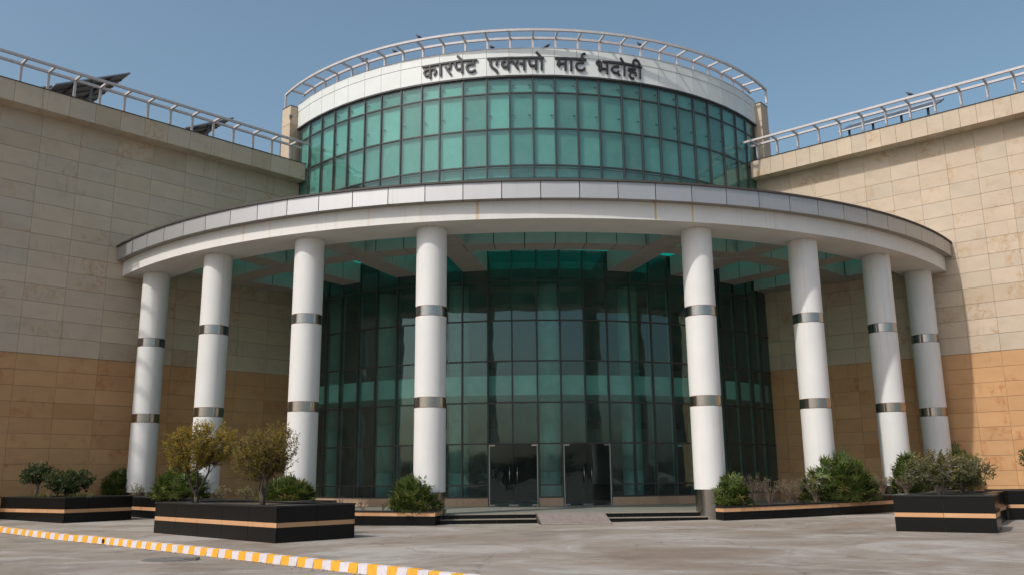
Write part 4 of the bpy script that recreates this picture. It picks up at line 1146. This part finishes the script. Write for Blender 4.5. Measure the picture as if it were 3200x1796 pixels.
def woody(name, label, cat, pos, zb, w, h, crown0, seed, leafm, barkm, targets, per, L, W, stems=3, trunk_r=0.05, clear=0.35,
          flat=1.0, up=0.35, ragged=0.25, lean=(0, 0), group=None, top=1.0, gap=0.0):
    """multi-stemmed woody plant: limbs reach sample points in a ragged crown, twigs carry leaves"""
    R = random.Random(seed)
    t = thing(name, label, cat, (pos[0], pos[1], zb), 0, group)
    cz = crown0 + (h - crown0) / 2; rz_ = (h - crown0) / 2; rx = w / 2
    lobes = [(rv(R), R.uniform(0.35, 0.6)) for _ in range(7)]
    holes = [(Vector((R.uniform(-1, 1) * rx, R.uniform(-1, 1) * rx * flat, cz + R.uniform(-0.8, 0.9) * rz_)), R.uniform(0.18, 0.32) * rx) for _ in range(int(7 * gap))]
    pts = []
    tries = 0
    while len(pts) < targets and tries < targets * 60:
        tries += 1
        d = rv(R); k = R.random() ** 0.42
        lob = 1 - ragged + ragged * max(0.0, max(d.dot(l) * s / 0.5 for l, s in lobes))
        k *= min(1.08, lob) * (1 + (R.gauss(0, 0.10) if R.random() < 0.2 else 0))
        p = Vector((d.x * rx * k + lean[0] * (d.z + 1) / 2, d.y * rx * flat * k + lean[1], cz + d.z * rz_ * k * (top if d.z > 0 else 1)))
        if any((p - hc).length < hr for hc, hr in holes): continue
        pts.append(p)
    wood = MB()
    nodes = []
    fork = Vector((0, 0, max(0.05, clear)))
    for s in range(stems):
        a = 2 * pi * s / stems + R.uniform(-0.5, 0.5)
        b0 = Vector((cos(a), sin(a), 0)) * trunk_r * (0.3 if stems > 1 else 0)
        tip = Vector((cos(a) * rx * 0.42 + lean[0] * .5, sin(a) * rx * 0.42 * flat, cz + R.uniform(-0.1, 0.35) * rz_))
        path = []
        m = 7
        for i in range(m):
            q = i / (m - 1)
            base = b0.lerp(Vector((cos(a) * rx * 0.10, sin(a) * rx * 0.10 * flat, fork.z)), min(1, q / 0.4)) if q < 0.4 else Vector((cos(a) * rx * 0.10, sin(a) * rx * 0.10 * flat, fork.z)).lerp(tip, (q - 0.4) / 0.6)
            base = base + Vector((R.gauss(0, 1), R.gauss(0, 1), 0)) * 0.015 * (w)
            path.append(base)
        path[0] = b0 + Vector((0, 0, -0.05))
        rad = [trunk_r * (1 - 0.72 * i / (m - 1)) for i in range(m)]
        wood.tube(path, rad, 7)
        for i in range(2, m):
            nodes.append((path[i], rad[i]))
    # secondary limbs
    sec = R.sample(pts, min(len(pts), max(10, targets // 9)))
    for p in sec:
        n, r = min(nodes[:stems * 5], key=lambda q: (q[0] - p).length + (0.6 if q[0].z > p.z else 0))
        mid = n.lerp(p, 0.5) + Vector((R.gauss(0, 0.03) * w, R.gauss(0, 0.03) * w, -0.02 * w))
        wood.tube([n, mid, p], [min(r, trunk_r * 0.42), trunk_r * 0.24, trunk_r * 0.10], 5, False)
        nodes.append((mid, trunk_r * 0.24)); nodes.append((p, trunk_r * 0.1))
    lv = Leaves()
    for p in pts:
        n, r = min(nodes, key=lambda q: (q[0] - p).length_squared)
        d = (p - n)
        if d.length < 0.02: d = rv(R) * 0.05
        mid = n.lerp(p, 0.55) + rv(R) * 0.03 * w
        wood.tube([n, mid, p], [min(r, trunk_r * 0.12), trunk_r * 0.07, trunk_r * 0.04], 3, False)
        out = Vector((p.x, p.y, (p.z - cz) * 1.0)).normalized() * 0.6 + Vector((0, 0, up)) + rv(R) * 0.55
        out.normalize()
        tl = L * per * 0.22
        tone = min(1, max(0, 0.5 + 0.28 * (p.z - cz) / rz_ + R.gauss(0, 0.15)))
        for k in range(per):
            q = p + out * (tl * (k / per - 0.45)) + rv(R) * L * 0.25
            ld = (out * 0.5 + rv(R)).normalized()
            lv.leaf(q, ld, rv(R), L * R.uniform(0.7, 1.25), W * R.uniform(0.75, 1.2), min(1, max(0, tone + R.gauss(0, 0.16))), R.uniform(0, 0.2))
    wood.build("trunk", barkm, t, True)
    lv.build("crown", leafm, t)
    return t

def palm(label, pos, zb, w, h, seed, nfan, group="lady palm clumps in the granite beds", flat=0.8):
    """clump of cane palms: star-shaped fan leaves over a dome"""
    R = random.Random(seed)
    t = thing("palm_clump", label, "palm", (pos[0], pos[1], zb), 0, group)
    wood = MB(); lv = Leaves()
    for k in range(nfan):
        ph = R.uniform(0, 2 * pi)
        cz_ = R.uniform(0.0, 1.0) ** 0.8
        th = math.acos(cz_)
        d = Vector((sin(th) * cos(ph), sin(th) * sin(ph), cos(th)))
        sh = R.uniform(0.78, 1.0) if R.random() < 0.75 else R.uniform(0.4, 0.78)
        Lf = R.uniform(0.24, 0.36) * (0.8 + 0.2 * min(1.7, w / 1.5))
        rx = max(0.2, w / 2 - Lf * 0.55); rz_ = max(0.2, h - Lf * 0.6)
        jag = 1 + R.gauss(0, 0.035)
        hub = Vector((d.x * rx * sh * jag, d.y * rx * flat * sh * jag, 0.05 + d.z * rz_ * sh * jag))
        root = Vector((hub.x * 0.4, hub.y * 0.4, 0))
        if R.random() < 0.5:
            wood.tube([root, root.lerp(hub, 0.55) + Vector((0, 0, 0.06 * h)), hub], [0.011, 0.008, 0.005], 4, False)
        ax = (Vector((d.x, d.y, 0)) * 1.1 + Vector((0, 0, 0.15 + 0.9 * d.z)) + rv(R) * 0.5).normalized()
        side = ax.cross(Vector((0, 0, 1)))
        if side.length < 0.15: side = Vector((cos(ph + 1.57), sin(ph + 1.57), 0))
        side.normalize(); nrm = side.cross(ax).normalized()
        # blade plane tipped so that the fan faces outwards and up
        tip = R.uniform(0.2, 0.9)
        ax2 = (ax * cos(tip) + nrm * sin(tip)).normalized(); nr2 = side.cross(ax2).normalized()
        nb = R.randint(7, 10); spread = R.uniform(1.5, 2.1)
        tone = min(1, max(0, R.gauss(0.40, 0.16) + (0.30 if (d.z < 0.3 and R.random() < 0.25) else 0) + (0.5 if R.random() < 0.02 else 0)))
        for b in range(nb):
            an = (b / (nb - 1) - 0.5) * 2 * spread
            bd = (ax2 * cos(an) + side * sin(an)).normalized()
            lv.blade(hub, bd, nr2, Lf * (1 - 0.28 * abs(an) / spread) * R.uniform(0.85, 1.12), R.uniform(0.040, 0.060), min(1, max(0, tone + R.gauss(0, 0.07))), R.uniform(0.06, 0.30))
    wood.build("canes", M['bark'], t, True)
    lv.build("fans", M['leaf_palm'], t)
    return t

def dry(label, pos, zb, w, h, seed, leaves, nst=16, leafm='leaf_pale', cat="shrub", group=None):
    """thin dry shrub: fan of bare twigs with a few pale leaves at the tips"""
    R = random.Random(seed)
    t = thing("dry_shrub", label, cat, (pos[0], pos[1], zb), 0, group)
    wood = MB(); lv = Leaves(); tips = []
    for s in range(nst):
        a = R.uniform(0, 2 * pi); sp = sqrt(R.random())
        tip = Vector((cos(a) * sp * w / 2, sin(a) * sp * w / 2 * 0.8, h * R.uniform(0.6, 1.0) * (1 - 0.25 * sp)))
        mid = Vector((tip.x * 0.35, tip.y * 0.35, tip.z * 0.5))
        wood.tube([(tip.x * 0.05, tip.y * 0.05, -0.02), mid, tip], [0.009, 0.006, 0.003], 4, False)
        for k in range(9):
            q = mid.lerp(tip, R.uniform(0, 1)); e_ = q + (rv(R) * 0.6 + Vector((tip.x, tip.y, 0.5)).normalized() * 0.6) * R.uniform(0.06, 0.17) * (w + .3)
            wood.tube([q, e_], [0.0035, 0.0016], 3, False); tips.append(e_)
            if R.random() < 0.5:
                e2 = e_ + rv(R) * 0.08; wood.tube([e_, e2], [0.002, 0.001], 3, False); tips.append(e2)
    for k in range(leaves):
        q = R.choice(tips)
        if q.z < h * 0.35 and R.random() < 0.6: continue
        lv.leaf(q + rv(R) * 0.02, rv(R) + Vector((0, 0, 0.4)), rv(R), R.uniform(0.035, 0.06), R.uniform(0.018, 0.03), R.random())
    wood.build("twigs", M['twig_dry'], t)
    if leaves: lv.build("leaves", M[leafm], t)
    return t

def onA(s, d): return A0 + AU * s + AV * d
def onB(s, d): return B0 + BU * s + BV * d
p = onA(5.75, 0.75)
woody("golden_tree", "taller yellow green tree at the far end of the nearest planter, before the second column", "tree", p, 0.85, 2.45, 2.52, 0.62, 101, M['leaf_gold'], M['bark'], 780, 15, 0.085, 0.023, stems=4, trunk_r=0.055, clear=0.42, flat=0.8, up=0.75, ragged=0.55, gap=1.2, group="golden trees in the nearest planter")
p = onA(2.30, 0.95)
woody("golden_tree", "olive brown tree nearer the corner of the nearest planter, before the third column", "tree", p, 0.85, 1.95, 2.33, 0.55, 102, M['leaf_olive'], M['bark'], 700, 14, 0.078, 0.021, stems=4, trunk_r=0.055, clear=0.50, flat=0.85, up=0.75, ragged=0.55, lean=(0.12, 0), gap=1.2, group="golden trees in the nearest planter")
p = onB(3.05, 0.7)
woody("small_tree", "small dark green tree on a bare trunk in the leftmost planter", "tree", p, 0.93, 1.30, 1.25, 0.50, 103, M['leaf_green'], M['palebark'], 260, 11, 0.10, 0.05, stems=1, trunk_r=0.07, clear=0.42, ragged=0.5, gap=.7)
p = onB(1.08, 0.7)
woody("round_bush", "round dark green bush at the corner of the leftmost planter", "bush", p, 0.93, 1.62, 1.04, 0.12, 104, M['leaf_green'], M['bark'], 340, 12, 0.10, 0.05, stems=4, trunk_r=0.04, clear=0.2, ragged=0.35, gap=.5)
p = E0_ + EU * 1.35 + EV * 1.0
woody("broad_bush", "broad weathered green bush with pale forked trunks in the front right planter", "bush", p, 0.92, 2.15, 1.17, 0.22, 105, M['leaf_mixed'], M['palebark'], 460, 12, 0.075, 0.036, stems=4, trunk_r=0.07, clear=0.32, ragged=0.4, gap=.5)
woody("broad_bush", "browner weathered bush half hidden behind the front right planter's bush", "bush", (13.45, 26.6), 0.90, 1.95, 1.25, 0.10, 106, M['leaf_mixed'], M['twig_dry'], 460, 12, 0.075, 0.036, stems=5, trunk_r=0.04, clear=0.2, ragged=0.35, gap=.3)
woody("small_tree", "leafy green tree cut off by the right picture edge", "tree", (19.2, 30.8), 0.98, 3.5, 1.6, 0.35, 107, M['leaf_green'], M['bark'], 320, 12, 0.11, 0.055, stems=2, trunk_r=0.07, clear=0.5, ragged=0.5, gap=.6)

def PB(a, r): return polw(a, r)
palm("lady palm beside the foot of the leftmost column", PB(-47.0, 23.62), 0.84, 1.8, 1.18, 201, 259)
palm("large lady palm behind the taller golden tree", PB(-34.3, 23.72), 0.80, 2.5, 1.30, 202, 400)
palm("wide lady palm spreading behind the corner of the nearest planter", PB(-21.7, 23.72), 0.70, 2.2, 0.92, 203, 377)
palm("yellowish lady palm at the left end of the entrance steps", PB(-10.3, 23.55), 0.40, 2.05, 1.25, 204, 305)
palm("small lady palm at the foot of the column right of the entrance steps", PB(16.1, 23.50), 0.45, 1.65, 1.15, 205, 244)
palm("biggest lady palm, spreading in front of the sixth column", PB(27.6, 23.50), 0.52, 3.15, 1.74, 206, 590)
palm("lady palm left of the broad bush, below the second column from the right", PB(37.6, 23.70), 0.70, 1.8, 1.62, 207, 328)
palm("tall lady palm rising behind the broad bushes near the rightmost column", PB(49.6, 23.55), 0.78, 2.3, 1.95, 208, 400)

dry("dry brown shrub with pale flower tips beside the small lady palm", PB(18.9, 23.15), 0.463, 0.95, 1.25, 301, 150, 20)
dry("dry brown shrub in the right bed, second from the steps", PB(20.5, 23.2), 0.476, 1.05, 1.02, 302, 170, 22)
dry("pale green leaved shrub in the right bed before the glass corner", PB(22.2, 23.3), 0.489, 0.80, 0.98, 303, 420, 18)
dry("bare brown shrub in the right bed, just left of the biggest palm", PB(23.6, 23.0), 0.499, 1.0, 1.08, 304, 70, 24)
dry("bare twiggy shrub at the left skirt of the biggest palm", PB(24.6, 23.6), 0.509, 0.8, 0.95, 305, 140, 18)
dry("pale leaved shrub between the biggest palm and the broad bush", PB(33.6, 23.5), 0.695, 0.95, 0.92, 306, 420, 20)
dry("brown twiggy shrub tucked left of the broad bush", PB(36.0, 23.85), 0.709, 0.9, 0.85, 307, 240, 20)
dry("tiny leafy seedling in the low left bed, left one of two", PB(-14.8, 23.5), 0.421, 0.42, 0.46, 308, 90, 9, 'leaf_green')
dry("tiny leafy seedling in the low left bed, right one of two", PB(-13.0, 23.6), 0.415, 0.36, 0.36, 309, 110, 8, 'leaf_pale')
dry("pale small bush between the leftmost column and its palm", PB(-42.4, 23.7), 0.851, 0.75, 0.50, 310, 420, 14, 'leaf_pale')
dry("pale small bush at the foot of the second column", PB(-29.2, 23.75), 0.803, 0.8, 0.44, 311, 480, 14, 'leaf_pale')
dry("pale small bush left of the wide lady palm", PB(-25.9, 23.75), 0.791, 0.75, 0.50, 312, 480, 14, 'leaf_pale')
dry("thin bare twigs against the marble plinth, left of the entrance", PB(-16.9, 23.4), 0.429, 0.5, 0.5, 313, 20, 10)

# grass tufts in the leftmost planter
R = random.Random(77)
for pos, lab in ((onB(2.4, 0.5), "tuft of thin green grass under the small tree"), (onB(0.3, 0.7), "tuft of thin dry grass at the planter corner under the round bush")):
    t = thing("grass_tuft", lab, "grass", (pos.x, pos.y, 0.93))
    lv = Leaves()
    for k in range(150):
        q = Vector((R.gauss(0, 0.25), R.gauss(0, 0.12), 0))
        lv.blade(q, Vector((R.gauss(0, 0.35), R.gauss(0, 0.35), 1)), rv(R), R.uniform(0.12, 0.3), 0.010, R.random(), 0.12)
    lv.build("blades", M['leaf_palm'], t)

# far trees behind the camera: seen only as reflections in the glass
R = random.Random(5)
lv = Leaves()
for k in range(46):
    x = -120 + 240 * k / 45 + R.uniform(-3, 3); y = -62 + R.uniform(-10, 10)
    hh = R.uniform(2.6, 5.0); ww = R.uniform(2.5, 4.5)
    for j in range(320):
        d = rv(R) * (R.random() ** 0.4)
        lv.leaf(Vector((x + d.x * ww, y + d.y * ww, hh * 0.6 + d.z * hh * 0.42)), rv(R), rv(R), 0.75, 0.4, R.random())
    for j in range(10):
        lv.leaf(Vector((x + R.gauss(0, ww * .6), y, 0)), Vector((0, 0, 1)) + rv(R) * 0.2, Vector((0, 1, 0)), hh * 0.6, 0.16, 0.1)
lv.build("far_trees", M['leaf_far'], kind="stuff")
bpy.data.objects["far_trees"]["label"] = "line of trees mirrored in the entrance glass"
bpy.data.objects["far_trees"]["category"] = "trees"

# ================================================================== roof things
def solar(label, p_top_right, tdir, width, L, tilt, legs, tables=1):
    """panel table: tdir = direction along the top edge away from p_top_right; slope falls to the south"""
    t = thing("solar_panel", label, "solar panel", p_top_right, 0, "solar panels on the wing roofs")
    down = Vector((-0.695 * cos(tilt), -0.719 * cos(tilt), -sin(tilt)))
    td = Vector((*tdir, 0)).normalized()
    nrm = down.cross(td).normalized()
    if nrm.z < 0: nrm = -nrm
    n = max(1, round(width / 1.0))
    for k in range(n):
        a_, b_ = td * (width * k / n + 0.01), td * (width * (k + 1) / n - 0.01)
        q = [a_, b_, b_ + down * L, a_ + down * L]
        part("module", q + [x + nrm * 0.03 for x in q], BOXF, M['solar_back'], t)
        part("module_face", [x + nrm * 0.032 for x in q] + [x + nrm * 0.038 for x in q], BOXF, M['solar_front'], t)
    mb = MB()
    for q0, q1 in ((Vector(), td * width), (down * L, td * width + down * L), (Vector(), down * L), (td * width, td * width + down * L)):
        mb.bar(q0 + nrm * 0.01, q1 + nrm * 0.01, 0.05, 0.07)
    mb.build("frame", M['solar_frame'], t)
    mb = MB()
    for f_ in (0.25, 0.72):
        mb.bar(down * (L * f_) - nrm * 0.05, td * width + down * (L * f_) - nrm * 0.05, 0.06, 0.08)
    for k in range(n + 1):
        mb.bar(td * (width * k / n) - nrm * 0.03, td * (width * k / n) + down * L - nrm * 0.03, 0.05, 0.05)
    mb.build("purlins", M['galv'], t)
    for (u_, f_) in legs:
        q = td * (width * u_) + down * (L * f_)
        mb = MB(); mb.bar(q - Vector((0, 0, 0.05)), q - Vector((0, 0, p_top_right[2] + q.z - 17.42)), 0.09, 0.09); mb.build("leg", M['galv'], t)
    return t
solar("large dark solar panel on the shaded left wing, seen from below", (-18.515, 38.797, 20.862), (-0.719, 0.695), 5.2, 3.64, radians(27.5), ((0.04, 0.5), (0.6, 0.5), (0.96, 0.5)))
solar("dark solar panel at the left edge of the shaded left wing roof", (-20.85, 36.35, 19.05), (-0.719, 0.695), 4.0, 2.2, radians(27.5), ((0.1, 0.5), (0.9, 0.5)))
solar("smaller dark solar panel near the right end of the left wing roof", (-14.786, 43.009, 20.311), (-0.719, 0.695), 3.6, 2.87, radians(27.5), ((0.06, 0.5), (0.9, 0.5)))
solar("grey solar panel with legs on the sunlit right wing roof", (18.296, 43.444, 19.724), (0.719, -0.695), 4.7, 2.0, radians(27.5), ((0.1, 0.85), (0.36, 0.85), (0.66, 0.85), (0.93, 0.85)))
solar("grey solar panel on the right wing roof at the right picture edge", (24.6, 37.8, 19.75), (0.719, -0.695), 4.6, 2.0, radians(27.5), ((0.1, 0.85), (0.5, 0.85), (0.9, 0.85)))

def pigeon(label, pos, head):
    t = thing("pigeon", label, "bird", pos, head, "pigeons perched on the roof edges")
    t.scale = (0.9, 0.9, 0.9)
    mb = MB()
    mb.tube([(-0.20, 0, 0.045), (-0.13, 0, 0.07), (-0.06, 0, 0.10), (0.01, 0, 0.13), (0.06, 0, 0.165), (0.085, 0, 0.20), (0.10, 0, 0.228), (0.118, 0, 0.245), (0.142, 0, 0.244), (0.158, 0, 0.238), (0.182, 0, 0.23)],
            [0.018, 0.035, 0.064, 0.074, 0.062, 0.042, 0.033, 0.034, 0.027, 0.011, 0.003], 12)
    mb.build("body", M['bird'], t, True)
    for s in (-1, 1):
        mb = MB(); mb.tube([(0.02, s * 0.025, 0.08), (0.015, s * 0.025, 0.0)], [0.008, 0.006], 5); mb.build("leg", M['bark'], t)
        mb = MB(); mb.tube([(0.05, s * 0.05, 0.14), (-0.02, s * 0.068, 0.125), (-0.10, s * 0.045, 0.09), (-0.19, s * 0.012, 0.06)], [0.012, 0.034, 0.026, 0.006], 8); mb.build("wing", M['bird'], t, True)
ZT = ZR + 0.112
pigeon("pigeon on the front rail of the curved railing, highest bird", polw(-19.0, RD + 0.60, ZT), pi)
pigeon("pigeon on the rear rail of the curved railing, left of the lettering", polw(-25.6, RD - 0.2, ZT), pi * 0.95)
pigeon("leftmost pigeon, crouching on the rear rail of the curved railing", polw(-32.6, RD - 0.2, ZT), 0.2)
pigeon("pigeon on the white band above the lettering, left one of two", polw(-6.4, RD + 0.05, 21.292), pi * 0.8)
pigeon("pigeon on the white band above the lettering, right one of two", polw(3.4, RD + 0.05, 21.292), 0.1)
pigeon("pigeon on the rear rail of the curved railing, right of the lettering", polw(21.2, RD - 0.2, ZT), pi)
pr = Matrix.Rotation(atan2(tRr.y, tRr.x), 4, 'Z') @ Vector((-10.15, -RO + 0.06 - 0.74, 18.41)) + RFOOT
pigeon("pigeon on the right wing's railing, rightmost bird", pr, pi * 0.8)

# small fittings
nt_ = thing("paper_notice", "small pale paper notice on the dark glass left of the column", "notice", polw(25.25, RD - 0.05, 2.79), radians(25.25))
part("sheet", boxv(-0.12, 0.12, -0.002, 0.002, -0.05, 0.05), BOXF, M['innerwhite'], nt_)
fl = thing("floodlight", "small dark floodlight clamped to the left stone pier", "lamp", (-11.80, 43.22, 20.42), atan2(tL.y, tL.x))
part("housing", boxv(-0.10, 0.06, -0.13, -0.05, -0.06, 0.08), BOXF, M['galv'], fl)
mb = MB(); mb.bar((-0.02, -0.06, -0.02), (-0.02, 0.05, -0.12), 0.03, 0.02); mb.bar((-0.06, -0.05, -0.14), (0.06, -0.05, -0.14), 0.02, 0.02); mb.build("bracket", M['galv'], fl)
